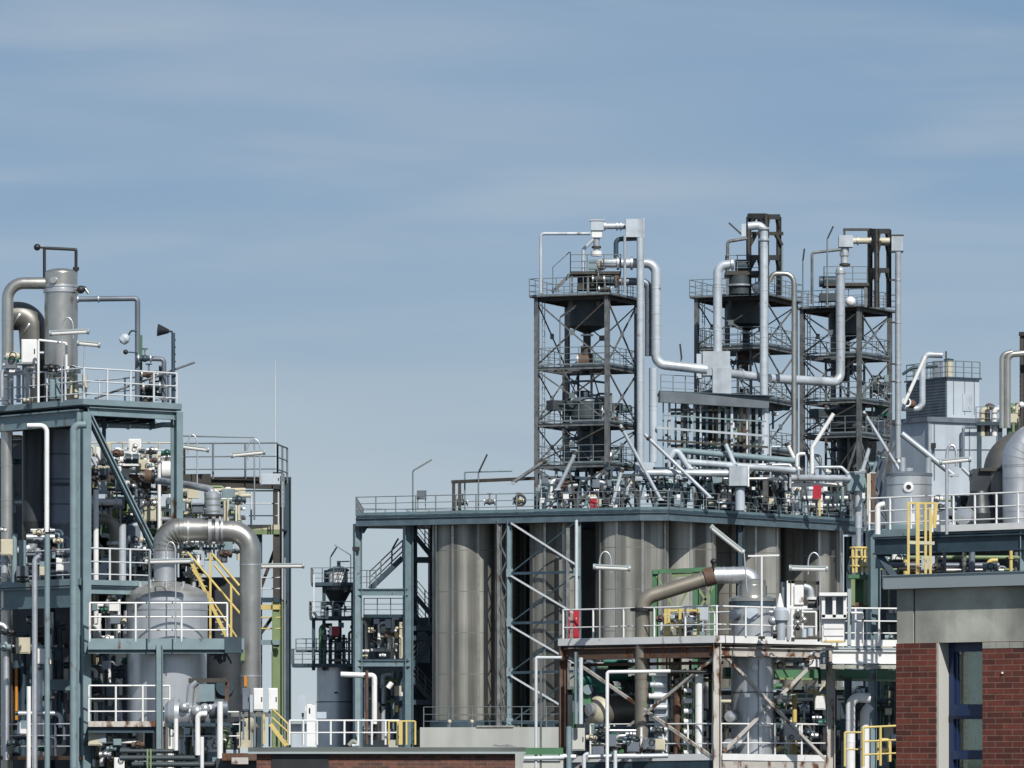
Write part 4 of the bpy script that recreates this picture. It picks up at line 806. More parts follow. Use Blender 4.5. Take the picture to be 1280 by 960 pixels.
for y in (661, 750): t.p('deck', M['bluedk']).prism([rv(303, y), RC(0, 0, 0), RC(2.2, 0, 0), rv(303, y)+RC.u*2.2], zR(y), zR(y)+.05)
t.p('railing', M['rail']).rail([rv(280, 658), rv(348, 658)], 1.2, .95, .03); t.p('railing', M['rail']).rail([rv(326, 748), rv(352, 748)], 1.1, .6, .03); t.p('railing', M['yellow']).rail([rv(322, 798), rv(352, 798)], 1.1, .6, .035)
t.p('brace', M['dark']).bar(rv(326, 735, .4), rv(346, 680, .4), .1); t.p('brace', M['dark']).bar(rv(326, 792, .4), rv(340, 772, .4), .1); t.p('railing', M['dark']).bar(rv(343, 938, .7), rv(343, 815, .7), .18)
t = T('ridge_rail', 'thin blue rail standing high above the right stair tower deck', 'railing'); t.b(M['railG']).tube(PP(174, 226, 603, 226, 545, 318, 547, 318, 650), .03, 0, 6)
cabinet('grey box with a dark door at the top right corner of the stair tower', 326, 592, 352, 606, 173.5, .4, 'panel', name='switch_box')
t = T('cable_cage', 'thin hanging cage of bars on the right edge of the stair tower', 'ladder'); m = t.b(M['railG']); [m.bar(P(x, 634, 173.4), P(x, 592, 173.4), .04) for x in (352, 355)]; [m.bar(P(351, 600+k*6, 173.4), P(356, 600+k*6, 173.4), .03) for k in range(6)]
tube_lamp('tube lamp on a hooped pole high at the right of the left unit', P(290, 569, 172), P(330, 565, 172), (P(325, 604, 172), P(325, 560, 172)), -.4)
tube_lamp('rusty tube lamp high behind the right column of the left unit', P(228, 558, 172), P(260, 562, 172), (P(246.5, 604, 172), P(246.5, 556, 172)), -.3)
tube_lamp('long tube lamp sticking out right of the stair tower', P(326, 707.5, 172), P(379, 707, 172), (P(356, 935, 172), P(356, 697, 172)))
tube_lamp('tube lamp before the neck of the domed tank', P(186, 702, 161.2), P(240, 701, 161.2), (P(219.5, 803, 161.2), P(219.5, 690, 161.2)), -.3)
pipe('thin blue grey pole before the domed tank', PP(161.1, 186.5, 803, 186.5, 690), .03, 'railG')
# yellow stairs
t = T('yellow_stairs', 'steep yellow steel stairs with handrails behind the curved duct', 'stairs'); D = 169
for d in (0, .9):
    t.p('stringer', M['yellow']).bar(P(238, 700, D+d), P(285, 800, D+d), .04, .11); t.p('handrail', M['yellow']).tube([P(234, 690, D+d), P(300, 795-28, D+d)], .04, 0, 8); t.p('midrail', M['yellow']).tube([P(240, 712, D+d), P(298, 800, D+d)], .03, 0, 8)
    for x, y0, y1 in ((263, 692, 798), (289, 730, 798)): t.p('post', M['yellow']).bar(P(x, y1, D+d), P(x, y0, D+d), .07)
for k in range(13): t.p('step', M['cream']).box(P(240+k*3.5, 703+k*7.5, D+.45), .25, .9, .03)
t.p('handrail', M['yellow']).tube(PP(D, 265, 692, 299, 732), .045, 0, 8); t.p('handrail', M['yellow']).tube(PP(D, 268, 706, 299, 744), .035, 0, 8)
manifold('valve_station', 'cream valves and pipes behind the tank neck', 228, 250, 684, 722, 170, .8, 4, 3, 5, ('cream', 'yellow', 'galv'), 25, (.04, .09), 3)
manifold('pipe_manifold', 'dark pipework in the gap left of the domed tank', 110, 160, 745, 802, 167.5, 1.3, 8, 3, 6, ('white', 'lagging', 'bluedk', 'galv', 'rust'), 26, (.03, .08), 5)
manifold('pipe_manifold', 'dark small bore pipes below the tank deck at the left', 110, 165, 815, 902, 167, 1.3, 9, 4, 6, ('bluedk', 'galv', 'white', 'tower'), 27, (.03, .08), 3)
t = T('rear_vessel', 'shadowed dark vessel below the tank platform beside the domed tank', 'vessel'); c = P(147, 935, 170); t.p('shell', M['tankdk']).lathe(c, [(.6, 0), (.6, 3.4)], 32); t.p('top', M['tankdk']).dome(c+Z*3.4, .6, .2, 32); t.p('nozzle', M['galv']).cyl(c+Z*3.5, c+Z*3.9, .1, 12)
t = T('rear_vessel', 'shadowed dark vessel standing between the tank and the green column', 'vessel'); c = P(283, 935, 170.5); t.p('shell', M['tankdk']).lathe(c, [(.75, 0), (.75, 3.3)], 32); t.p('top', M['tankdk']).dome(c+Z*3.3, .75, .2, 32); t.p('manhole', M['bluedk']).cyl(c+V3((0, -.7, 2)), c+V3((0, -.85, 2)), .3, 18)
# ---- foreground machine group
D = 158.5
t = T('compressor', 'grey compressor set with pale pump bodies and dust hood below the tank', 'machine')
t.p('casing', M['tank']).cyl(P(219, 893, D), P(262, 893, D), .38, 24); t.p('end_bell', M['tank']).lathe(P(219, 893, D), [(.3, .3), (.42, .2), (.5, 0), (.5, -.1)], 24, V3((-1, 0, 0))); t.p('hood', M['blueL']).box(P(259, 866, D-.2), .46, .5, .52); t.p('hood_beam', M['dark'], 'dark brown channel over the machine').bar(P(236, 850.5, D-.2), P(285, 850.5, D-.2), .4, .13)
t.p('motor', M['bvessel']).cyl(P(262, 886, D-.1), P(285, 886, D-.1), .3, 22); t.p('riser', M['tank']).tube(PP(D-.3, 236, 890, 239, 858, 246, 852), .12, .2, 12); t.p('flange', M['galv']).band(P(222, 893, D), V3((1, 0, 0)), .48, .12, 24); t.p('flange', M['galv']).band(P(240, 893, D), V3((1, 0, 0)), .44, .1, 24)
t.p('gauge', M['white']).cyl(P(262, 884, D-.4), P(262, 884, D-.45), .08, 14); t.p('skid', M['bluedk']).box(P(250, 906, D), 2.0, .9, .1); t.p('bracket', M['rust']).box(P(284, 862, D-.2), .12, .2, .7)
for k, (px, py, r) in enumerate(((230, 884, .16), (246, 889, .2), (256, 886, .17))): t.p('pump_body', M['tank']).ball(P(px, py, D-.45), r, 14)
for lab, xy, r, mm in (('white pipe standing left of the compressor', (220, 898, 220, 938), .07, 'white'), ('white elbow pipe bent from the compressor downwards', (259, 892.5, 247, 892.5, 247, 944), .08, 'white'), ('white pipe right of the compressor dropping to the lowest pipe', (275, 877, 275, 955), .09, 'white'), ('short white pipe between the two white droppers', (252.5, 960, 252.5, 921), .06, 'white')): pipe(lab, PP(D-.6, *xy), r, mm, R=.18)
for lab, x0, x1, y, r in (('upper dark lagged pipe at the bottom of the left unit', 150, 222, 939, .07), ('middle dark lagged pipe at the bottom of the left unit', 150, 248, 947.5, .085), ('lowest dark lagged pipe at the bottom of the left unit', 165, 278, 955.5, .085)): pipe(lab, PP(D-.5, x0, y, x1, y), r, 'hop', bands=((0, .3), (0, .7)))
t = T('marker_posts', 'pair of lime yellow upright bars before the dark lagged pipes', 'posts'); t.p('bar', M['lime']).bar(P(184.5, 965, D-.9), P(184.5, 936, D-.9), .05); t.p('bar', M['lime']).bar(P(188.5, 965, D-.9), P(188.5, 936, D-.9), .05)
t = T('machine_railing', 'white railing around the compressor with open middle rails', 'railing'); t.b(M['white']).rail(PP(D-.1, 212, 933, 300, 933), 1.05, .8, .028)
cabinet('left of two tall white cabinets below the curved duct', 317, 860, 329, 888, 157.5, .25, 'white', legs=1.1); cabinet('right of two tall white cabinets beside the green column', 335.5, 860, 347, 888, 157.5, .25, 'white', legs=1.1); cabinet('grey blue cabinet standing left of the two white cabinets', 303, 860, 312, 888, 158, .3, 'bvessel', legs=.9)
t = T('elbow_casing', 'cream curved casing at the foot of the curved duct', 'duct'); t.p('casing', M['cream']).tube(PP(160, 303, 935, 304, 908, 318, 900), .3, .4, 20); t.p('base', M['duct']).box(P(314, 893, 160), 1.2, .6, .14)
t = T('yellow_steps', 'short yellow stair rails leading down to the flat roof', 'stairs'); D = 157
for d in (0, .7): t.p('handrail', M['yellow']).tube(PP(D+d, 340, 886, 360, 905, 360, 932), .03, .05, 8); t.p('midrail', M['yellow']).tube(PP(D+d, 340, 897, 360, 915), .025, 0, 8); t.p('post', M['yellow']).bar(P(330, 930, D+d), P(330, 893, D+d), .06); t.p('stringer', M['yellow']).bar(P(338, 905, D+d), P(358, 932, D+d), .05, .12)
for k in range(4): t.p('step', M['cream']).box(P(340+k*5, 908+k*6, D+.35), .2, .7, .03)
manifold('valve_station', 'pale valves and dark pipes under the compressor deck', 222, 300, 898, 958, 159.2, 1, 9, 6, 11, ('white', 'bluedk', 'tank', 'lime', 'hop'), 28, (.04, .09), 5)
manifold('valve_station', 'rusty fittings and white valves at the bottom left of the tank', 112, 180, 912, 958, 161.5, 1, 7, 4, 7, ('bluedk', 'white', 'rust', 'blueL'), 29, (.04, .09), 4)
t = T('shade_wall', 'dark streaked backing wall painting the shaded depth behind the domed tank', 'wall'); t.b(M['tankdk']).prism([P(100, 938, 173.6), P(300, 938, 173.6), P(300, 938, 174.2), P(100, 938, 174.2)], 0, zL(706)); t.p('shade_panel', M['tankdk']).prism([P(108, 938, 173.7), P(222, 938, 173.7), P(222, 938, 174.2), P(108, 938, 174.2)], zL(706)+.002, zL(606))  # added backing, shade behind tank and cream rack put into its dark colour
# ================================================================ rusty front platform
FR = Frame(896, 160, 45); zF = FR.z
UF, VF = FR.U(1038), FR.Vv(704)
def fu(px, py, v=0): return FR.onu(px, py, v)
def fv(px, py, u=0): return FR.onv(px, py, u)
zd, zl = zF(803), zF(947)
t = T('rusty_platform', 'rusting white steel platform with cross braces and white railings before the silos', 'platform')
for u, v, mm, w in ((0, 0, 'rustW', .24), (UF, 0, 'rustW', .26), (0, VF, 'rust', .26), (UF, VF, 'rust', .24)):
    t.p('column', M[mm]).ib(FR(u, v, 0), FR(u, v, zd-.02), w, w, V3((1, .1, 0)))
dk = [FR(-.1, -.1, 0), FR(UF+.1, -.1, 0), FR(UF+.1, VF+.1, 0), FR(-.1, VF+.1, 0)]
t.p('deck', M['dark']).prism(dk, zd-.07, zd)
t.p('toe_plate', M['white']).bar(FR(-.12, -.1, zd+.1), FR(-.12, VF+.1, zd+.1), .03, .22).bar(FR(-.1, -.12, zd+.1), FR(UF+.1, -.12, zd+.1), .03, .22)
t.p('floor_beam', M['rust'], 'rust stained dark beam').ib(FR(0, .14, zd-.28), FR(0, VF-.14, zd-.28), .2, .36)
t.p('floor_beam', M['rustW']).ib(FR(.14, 0, zd-.28), FR(UF-.14, 0, zd-.28), .2, .28)
t.p('floor_beam', M['rust']).bar(FR(.4, .14, zd-.62), FR(.4, VF, zd-.62), .1, .1)
for k in range(1, 5): t.p('joist', M['dark']).ib(FR(.1, VF*k/5, zd-.25), FR(UF-.1, VF*k/5, zd-.25), .14, .26)
t.p('railing', M['white']).rail([FR(0, VF, zd), FR(0, 0, zd), FR(UF, 0, zd)], 1.12, 1.28, .03, rails=(1, .5))
t.p('railing', M['white']).rail([FR(UF, 0, zd), FR(UF, VF, zd)], 1.12, 1.5, .028, rails=(1, .5))
for a, b, mm in ((fv(712, 822), fv(893, 948), 'rustW'), (fv(893, 822), fv(712, 968), 'rustW')): t.p('brace', M[mm]).bar(a, b, .07, .09)
for a, b, mm in ((fu(900, 814), fu(1032, 950), 'rustW'), (fu(1032, 814), fu(904, 940), 'rustW')): t.p('brace', M[mm]).bar(a, b, .07, .09)
t.p('gusset', M['lime']).box(fv(802, 881), .25, .05, .25, -45)
t.p('railing', M['white']).rail([fv(738, 946, .1), fv(891, 946, .1)], 1.02, 1.15, .028, rails=(1, .4)); t.p('railing', M['white']).rail([fu(901, 946, .1), fu(1035, 946, .1)], 1.02, 1.15, .03, rails=(1, .42))
t.p('toe_plate', M['white']).bar(fv(715, 949), fv(891, 946), .04, .2); t.p('toe_plate', M['white']).bar(fu(903, 946), fu(1032, 948), .04, .2)
t.p('kick_beam', M['rustW']).bar(fu(902, 958, .05), fu(1034, 959, .05), .1, .32); t.p('kick_beam', M['bluedk']).bar(fv(706, 958, .05), fv(891, 957, .05), .1, .32)
t.p('deck', M['bluedk']).prism([FR(.05, .05, 0), FR(UF, .05, 0), FR(UF, VF, 0), FR(.05, VF, 0)], zl-.08, zl)
# platform going right
RG = [V3((P(1040, 803, 161.6).x, 161.6, zd)), V3((P(1128, 803, 162.2).x, 162.2, zd))]
t = T('link_walkway', 'bright white walkway with railings leading right behind the brick building', 'walkway')
t.p('toe_plate', M['white']).bar(RG[0]+Z*.02, RG[1]+Z*.02, .04, .2); t.p('floor_beam', M['white']).ib(RG[0]-Z*.42, RG[1]-Z*.42, .2, .42); t.p('deck', M['fascia']).bar(RG[0]-Z*.15+V3((0, .8, 0)), RG[1]-Z*.15+V3((0, .8, 0)), 1.6, .06)
t.p('railing', M['white']).rail([RG[0], RG[1]], 1.1, .8, .03); t.p('gate', M['white']).tube([RG[0]+V3((.2, -.1, 0)), RG[0]+V3((.2, -.1, .95)), RG[0]+V3((.95, -.1, .95)), RG[0]+V3((.95, -.1, 0))], .035, .06, 8)
t.p('bracket', M['concrete']).bar(RG[0]-Z*.72, RG[1]-Z*.72, .12, .12)
t = T('green_girder', 'long green box girder below the white walkway', 'girder'); t.p('girder', M['green']).bar(P(905, 840, 166), P(1125, 844, 167.5), .3, .3); t.p('flange', M['lime']).bar(P(905, 847, 165.8), P(1125, 851, 167.3), .42, .07)
for px in (945, 1060): t.p('leg', M['bluedk']).ib(V3((P(px, 900, 166.5).x, 166.5, 0)), P(px, 847, 166.5), .22, .22, V3((1, 0, 0)))
# silver agitator tank
ct = FR(2.55, .85, 0); Dt = ct.y
pxT = 640+ct.x*F/Dt
def ztk(py): return H+(HZ-py)*Dt/F
t = T('bolted_vessel', 'grey vessel with bolted lid and manhole rising through the rusty platform', 'vessel'); c = V3((ct.x, ct.y, ztk(945)))
t.p('shell', M['tank']).lathe(c, [(.66, 0), (.66, ztk(750)-c.z)], 48)
t.p('lid_flange', M['bluedk']).lathe(V3((c.x, c.y, ztk(757))), [(.66, 0), (.74, 0), (.74, .1), (.66, .12)], 48); t.p('lid', M['steel']).lathe(V3((c.x, c.y, ztk(752))), [(.74, 0), (.74, .1), (.5, .18), (.46, .18), (.46, .5), (.42, .52), (.42, .66), (.36, .7)], 48)
t.p('manhole', M['panel']).lathe(V3((c.x-.05, c.y-.62, ztk(767))), [(.2, -.1), (.2, .14), (0, .15)], 24, V3((0, -1, 0))); t.p('manhole', M['bvessel']).lathe(V3((c.x-.5, c.y-.45, ztk(769))), [(.17, -.1), (.17, .2), (0, .21)], 24, V3((-.7, -.8, 0)))
for k in range(14): a = k*2*math.pi/14; t.parts[1].box(V3((c.x+.71*math.cos(a), c.y+.71*math.sin(a), ztk(753))), .05, .05, .12)
t.p('nozzle', M['galv']).cyl(c+V3((.05, -.6, ztk(835)-c.z)), c+V3((.05, -.82, ztk(835)-c.z)), .1, 14); t.p('seam_band', M['bluedk']).lathe(V3((c.x, c.y, ztk(866))), [(.665, 0), (.675, .0), (.675, .03), (.66, .03)], 48); t.p('cable_duct', M['galv']).bar(c+V3((.22, -.68, 0)), c+V3((.22, -.68, 3.0)), .08)
for px, py in ((914, 896), (912, 931)): t.p('nozzle', M['tank']).lathe(P(px, py, Dt-.55), [(.2, -.3), (.2, .1), (.17, .22), (0, .26)], 22, V3((-.25, -1, 0)))
# elbow from the vessel to the brown pipe
zz = lambda y: y
pipe('bright silver elbow pipe on top of the bolted vessel', [V3((ct.x, ct.y, ztk(740))), V3((ct.x, ct.y, ztk(718.5))), P(893, 719.5, Dt)], .26, 'galv', R=.5, n=20, bands=((0, .5), (1, .25), (1, .5), (1, .75)))
pipe('brown weathered pipe sloping down left from the silver elbow and dropping', [P(893, 720, Dt), P(880, 724, Dt), P(803, 748, Dt), P(803, 806, Dt), P(803, 945, Dt)], .235, 'brownpipe', R=.45, n=20, bands=((1, .02), (3, .3)), fl=())
t = T('pipe_clamp', 'rusty clamp collar where the brown pipe meets the silver elbow', 'collar'); t.p('collar', M['rust']).band(P(887, 721, Dt), V3((1, 0, .3)), .29, .3, 22); t.p('valve_stem', M['black']).cyl(P(892, 715, Dt), P(892, 702, Dt), .06, 10); t.p('knob', M['black']).ball(P(892, 702, Dt), .1, 10)
t = T('pipe_flange', 'black flange ring on the brown pipe at railing height', 'flange'); t.b(M['black']).band(P(803, 762, Dt), Z, .38, .1, 22)
# platform things
tube_lamp('tube lamp on a hooped pole left of the brown pipe', P(743, 708.5, 161.5), P(786.5, 710.5, 161.5), (P(749.5, 802, 161.5), P(749.5, 702, 161.5)), .36)
tube_lamp('tube lamp on a hooped pole above the tall white cabinet', P(988, 710, 158.6), P(1033, 711, 158.6), (P(1025, 802, 158.6), P(1025, 704, 158.6)), -.36)
tube_lamp('steeply tilted tube lamp above the silver elbow', P(889, 659, 158.4), P(928, 690, 158.4), (P(934, 740, 158.4), P(930, 690, 158.4)))
t = T('bracket_pole', 'thin white pole with a short arm beside the bolted vessel', 'pole'); t.p('pole', M['white']).tube(PP(158.2, 952, 802, 952, 694), .035, 0, 8); t.p('arm', M['white']).bar(P(935, 695, 158.2), P(974, 694, 158.2), .05); t.p('foot', M['black']).box(P(952, 797, 158.2), .2, .2, .08)
for k, (x0, x1) in enumerate(((710.5, 712.5), (716.5, 724))):
    t = T('fire_cabinet', ('narrow dark red post at the left end of the rusty platform', 'bright red cabinet at the left end of the rusty platform')[k], 'cabinet'); a, b = P(x0, 800, 164.7), P(x1, 762, 164.7); t.p('housing', M['red']).box((a+b)/2, b.x-a.x, .2, b.z-a.z); t.p('door', M['red']).box((a+b)/2-V3((0, .11, .05)), (b.x-a.x)*.8, .02, (b.z-a.z)*.7); t.p('hinge', M['rail']).box((a+b)/2-V3((0, .12, -.2)), .02, .02, .06)
pipe('twin pale conduit at the left end of the rusty platform', PP(165, 720.5, 765, 720.5, 650), .05, 'rail')
t = T('green_structure', 'green steel lattice frame behind the sloping brown pipe', 'steel frame'); D = 170
for px in (819, 870, 892): t.p('column', M['green']).ib(V3((P(px, 0, D).x, D, 0)), P(px, 714, D), .2, .22, V3((1, 0, 0)))
t.p('beam', M['green']).bar(P(815, 715, D), P(900, 711, D), .2, .14); t.p('beam', M['lime']).bar(P(840, 719, D), P(898, 717, D), .1, .12)
for a, b in (((871, 765), (892, 733)), ((871, 733), (892, 765)), ((821, 720), (845, 765)), ((846, 765), (868, 720))): t.p('brace', M['lime']).bar(P(*a, D), P(*b, D), .08)
t = T('yellow_barrier', 'yellow tubular guard posts on the rusty platform behind its railing', 'barrier'); D = 164
for px in (832, 836, 850, 856, 873): t.p('post', M['yellow']).bar(P(px, 800, D), P(px, 761, D), .085)
for y in (763, 780, 795): t.p('rail', M['yellow']).bar(P(831, y, D), P(875, y, D+.2), .06)
manifold('instrument_rack', 'white and grey instruments between the yellow guard posts', 822, 880, 765, 800, 165, .8, 6, 4, 6, ('white', 'lagging', 'cream', 'bvessel'), 41, (.04, .08), 6)
t = T('control_panel_frame', 'open framed panel with white box and elbow pipe left of the tall cabinet', 'panel frame'); D = 158.9
for px in (985.5, 991, 1024): t.p('post', M['white' if px < 1000 else 'dark']).bar(P(px, 802, D), P(px, 726, D), .1)
t.p('top_rail', M['dark']).bar(P(985, 727, D), P(1025, 729, D), .1); t.p('mid_rail', M['white']).bar(P(985, 759, D), P(1030, 760, D), .12, .1); t.p('box', M['white']).box(P(998.5, 743.5, D), .28, .25, .6); t.p('side_plate', M['bvessel']).box(P(981, 744, D+.3), .2, .3, .8)
e = t.p('elbow', M['lagging']); e.tube(PP(D, 1005, 733, 1013, 735, 1015, 750), .1, .2, 12); e.sub('flange', M['white']).band(P(1015, 748, D), Z, .17, .08, 14); t.p('motor', M['black']).cyl(P(1010, 755, D), P(1021, 755, D), .14, 14)
t = T('sample_station', 'glass fronted sample station with stacked fittings under the framed panel', 'station'); D = 158.7
t.p('frame', M['white']).tube(PP(D, 1003, 765, 1020, 765, 1020, 795), .035, .04, 8); t.p('glass_pot', M['panel']).cyl(P(1013, 795, D), P(1013, 785, D), .09, 14); t.p('glass_pot', M['panel']).cyl(P(1005, 797, D), P(1005, 786, D), .08, 14); t.p('base', M['dark']).box(P(1008, 798, D), .9, .3, .06)
for k in range(4): t.p('fitting', M['black' if k % 2 else 'steel']).ball(P(997, 764+k*7, D), .08, 10)
t.p('pump', M['steel']).ball(P(1005, 775, D), .11, 12)
t = T('switch_cabinet', 'tall white switch cabinet with two rounded windows on the rusty platform', 'cabinet'); D = 158.6; a, b = P(1028, 802, D), P(1057, 744, D); mid = (a+b)/2
t.p('housing', M['cream'] if 0 else M['white']).box(V3((mid.x, D+.3, P(0, 786, D).z)), b.x-a.x, .5, P(0, 770, D).z-P(0, 803, D).z)
for px in (1029, 1042.5, 1056): t.p('upright', M['white']).bar(P(px, 772, D), P(px, 745, D), .1, .3)
t.p('top_cap', M['white']).box(P(1041, 743, D), .85, .6, .1); t.p('crosspiece', M['white']).box(P(1042, 771, D), .75, .3, .12)
for px in (1035.5, 1049.5): t.p('window', M['bvessel']).box(P(px, 757, D+.28), .27, .03, .55)
for y in (782, 791): t.p('drawer', M['white']).box(P(1042, y, D+.03), .6, .03, .18)
t.p('plinth', M['yellow']).box(P(1042, 802, D+.2), .6, .4, .06)
t = T('dosing_pump', 'white dosing pump with cone and bulb right of the bolted vessel', 'pump'); D = 158.8
t.p('body', M['lagging']).lathe(P(976, 800, D), [(.14, 0), (.14, .55), (.24, .6), (.24, .9), (.14, 1.0)], 24); t.p('cone', M['white']).lathe(P(975, 762, D), [(.14, 0), (.02, .5)], 20); t.p('motor', M['black']).cyl(P(966, 793, D), P(971, 793, D), .13, 14); t.p('bulb', M['tank']).ball(P(966, 776, D), .15, 14); t.p('pipe', M['galv']).tube(PP(D, 962, 765, 985, 765, 985, 800), .05, .08, 8)
cabinet('slim grey post cabinet right of the tall white cabinet', 1059.5, 736, 1064, 810, 158.4, .12, 'fascia', name='post_cabinet')
# under the platform
t = T('green_pump', 'large green pump casing with a curved top under the rusty platform', 'pump'); D = 164.3
t.p('volute', M['teal']).tube(PP(D, 722, 851, 738, 849, 752, 853, 755, 866), .2, .35, 16); t.p('stand', M['green']).box(P(734, 868, D+.1), .3, .4, .7); t.p('flange', M['teal']).band(P(722, 851, D), V3((1, 0, 0)), .27, .08, 18); t.p('impeller_cover', M['blueL']).cyl(P(735, 862, D-.25), P(735, 862, D-.05), .16, 16); t.p('motor', M['teal']).cyl(P(760, 842, D+.3), P(785, 842, D+.3), .25, 18); t.p('hook', M['black']).tube(PP(D, 780, 865, 780, 856, 788, 853, 789, 866), .06, .1, 8)
t = T('horizontal_drum', 'beige domed horizontal drum under the green pump', 'vessel'); D = 164.4
t.p('shell', M['brownpipe']).cyl(P(748, 889, D), P(800, 887, D+1), .52, 32); t.p('head', M['cream']).dome(P(750, 889, D), .52, .38, 32, V3((-1, -.5, 0))); t.p('manway', M['galv']).lathe(P(738, 887, D-.35), [(.2, -.1), (.2, .08), (0, .1)], 22, V3((-.8, -.6, 0))); t.p('saddle', M['bluedk']).box(P(760, 912, D), .15, .8, .5); t.p('saddle', M['bluedk']).box(P(790, 912, D+.4), .15, .8, .5); t.p('collar', M['bluedk']).band(P(762, 888.5, D+.25), V3((1, 0, 0)), .54, .06, 32)
t = T('heat_exchanger', 'ladder like stack of light horizontal cooling tubes under the platform', 'cooler'); D = 162.1
for k in range(8): t.p('tube', M['lagging'] if k % 2 else M['white']).tube(PP(D, 811+(k % 2)*2, 842+k*14, 834, 842+k*14), .09, 0, 10)
for k in range(7): t.p('fin', M['panel']).box(P(826, 849+k*14, D+.15), .42, .1, .2)
for px in (812, 834): t.p('header', M['bluedk']).bar(P(px, 960, D+.2), P(px, 836, D+.2), .12)
t = T('heat_exchanger', 'second narrower stack of cooling tubes right of the yellow ladder posts', 'cooler'); D = 161.5
for k in range(8): t.p('tube', M['white']).tube(PP(D, 855, 850+k*13, 865, 850+k*13), .08, 0, 10)
for px in (856, 865): t.p('header', M['lime']).bar(P(px, 960, D+.15), P(px, 836, D+.15), .09)
t = T('yellow_ladder', 'worn yellow ladder posts between the two cooling stacks', 'ladder'); D = 162.4
for px in (833.5, 837, 851): t.p('post', M['yellowold']).bar(P(px, 955, D), P(px, 822, D), .06)
for k in range(9): t.p('rung', M['rust' if k % 2 else 'yellowold']).bar(P(834, 830+k*14, D), P(852, 830+k*14, D), .035)
pipe('white upright pipe standing left of the middle rusty column', PP(160.9, 874, 945, 874, 838), .13, 'white', bands=((0, .3), (0, .6)), n=14); pipe('brown vertical pipe beside the white upright pipe', PP(161.9, 846.5, 955, 846.5, 855), .12, 'rust'); pipe('bent white gas pipe in front of the beige drum', PP(158.9, 759, 965, 759, 840, 838, 839), .055, 'white', R=.08); pipe('thin black pipe under the rusty deck', PP(160.5, 780, 839, 892, 840), .06, 'black')
pipe('pair of bluish conduits at the left rusty column', PP(163.5, 720, 905, 720, 815), .06, 'blueL'); pipe('pale blue pipe standing right of the left rusty column', PP(163.5, 726, 905, 726, 822), .07, 'rail'); pipe('silver blue pipe running up beside the left rusty column foot', PP(162.5, 711, 965, 711, 908), .09, 'blueL'); pipe('white waste pipe at the foot of the left rusty column', PP(162.5, 700, 945, 720, 946), .07, 'white')
for k, (xx, py, lab) in enumerate(((735, 945, 'left'), (770, 945, 'middle'))): pipe('grey pipe beneath the lower white railing, '+lab+' of two', PP(159.4, xx, 946, xx+60+k*5, 944.5), .075, ('galv', 'lagging')[k], fl=((0, .5),))
pipe('two legged pale hanger pipe below the lower railing', PP(159.2, 730, 965, 730, 944, 736, 942), .06, 'rail'); pipe('short pale leg pipe below the lower railing', PP(159.2, 769, 965, 769, 938), .06, 'rail')
cabinet('pale square cabinet on the ground beside the left rusty column', 715, 910, 731, 938, 164, .3, 'plinth', name='electric_cabinet')
t = T('circulation_pump', 'teal pump with yellow centre behind the lower white railing', 'pump'); D = 163.5; t.p('casing', M['teal']).lathe(P(770, 924, D), [(.2, 0), (.3, .05), (.3, .3), (0, .32)], 20, V3((0, -1, 0))); t.p('hub', M['lime']).ball(P(770, 924, D-.33), .1, 10); t.p('foot', M['green']).box(P(768, 938, D), .6, .4, .15); t.p('motor', M['black']).cyl(P(775, 924, D+.3), P(790, 924, D+.3), .18, 14)
t = T('white_pump', 'white pump with rusty flange behind the lower white railing', 'pump'); D = 162.6; t.p('casing', M['white']).ball(P(797, 930, D), .2, 16); t.p('flange', M['rust']).band(P(807, 926, D), V3((1, 0, 0)), .22, .1, 16); t.p('discharge', M['white']).tube(PP(D, 797, 926, 795, 915, 799, 906), .1, .15, 12); t.p('motor', M['black']).cyl(P(808, 932, D), P(820, 932, D), .17, 14)
manifold('pipe_manifold', 'dark pipework behind the beige drum', 735, 800, 825, 905, 166.5, 1, 7, 4, 7, ('bluedk', 'tankdk', 'teal', 'black'), 42, (.05, .1), 3)
manifold('pipe_manifold', 'small white and dark fittings behind the lower left railing', 738, 825, 908, 945, 161.8, 1, 9, 4, 10, ('white', 'bluedk', 'galv', 'rail', 'dark'), 43, (.035, .08), 5)
manifold('pipe_manifold', 'tangled yellow and rusty pipes right of the cooling stacks', 838, 893, 824, 940, 164.5, 1, 8, 5, 8, ('yellow', 'rust', 'bluedk', 'white', 'lime'), 44, (.03, .07), 4)
manifold('pipe_manifold', 'pipework in the bay right of the bolted vessel', 965, 1032, 868, 945, 166.8, 1.5, 9, 6, 9, ('bluedk', 'blueL', 'yellow', 'white', 'dark', 'black'), 45, (.04, .1), 5)
manifold('pipe_manifold', 'white pipes and lamps hung under the right half of the rusty deck', 962, 1032, 812, 838, 163, 1.5, 4, 4, 4, ('white', 'lagging', 'bluedk'), 46, (.05, .1), 3)
for k, (x0, y0) in enumerate(((985, 870), (1008, 868), (1018, 872))):
    t = T('stair_stringer', ('left', 'middle', 'right')[k]+' yellow stair rail seen under the green girder', 'stairs'); a, b = P(x0, y0, 165), P(x0+16, y0-22, 165); t.p('handrail', M['cream']).bar(a, b, .06); t.p('post', M['yellow']).bar(a-Z*.1, a+Z*.35, .05); t.p('step', M['yellow']).box(a.lerp(b, .5)-Z*.2, .4, .3, .04)
t = T('valve_box', 'yellow valve set at the foot of the right rusty column', 'valve'); D = 163; t.p('body', M['yellow']).ball(P(970, 935, D), .18, 12); t.p('handwheel', M['rust']).hoop(P(970, 925, D-.2), V3((0, 1, .3)), .18, .04); t.p('pipe', M['cream']).tube(PP(D, 962, 935, 985, 935, 985, 950), .06, .1, 8)
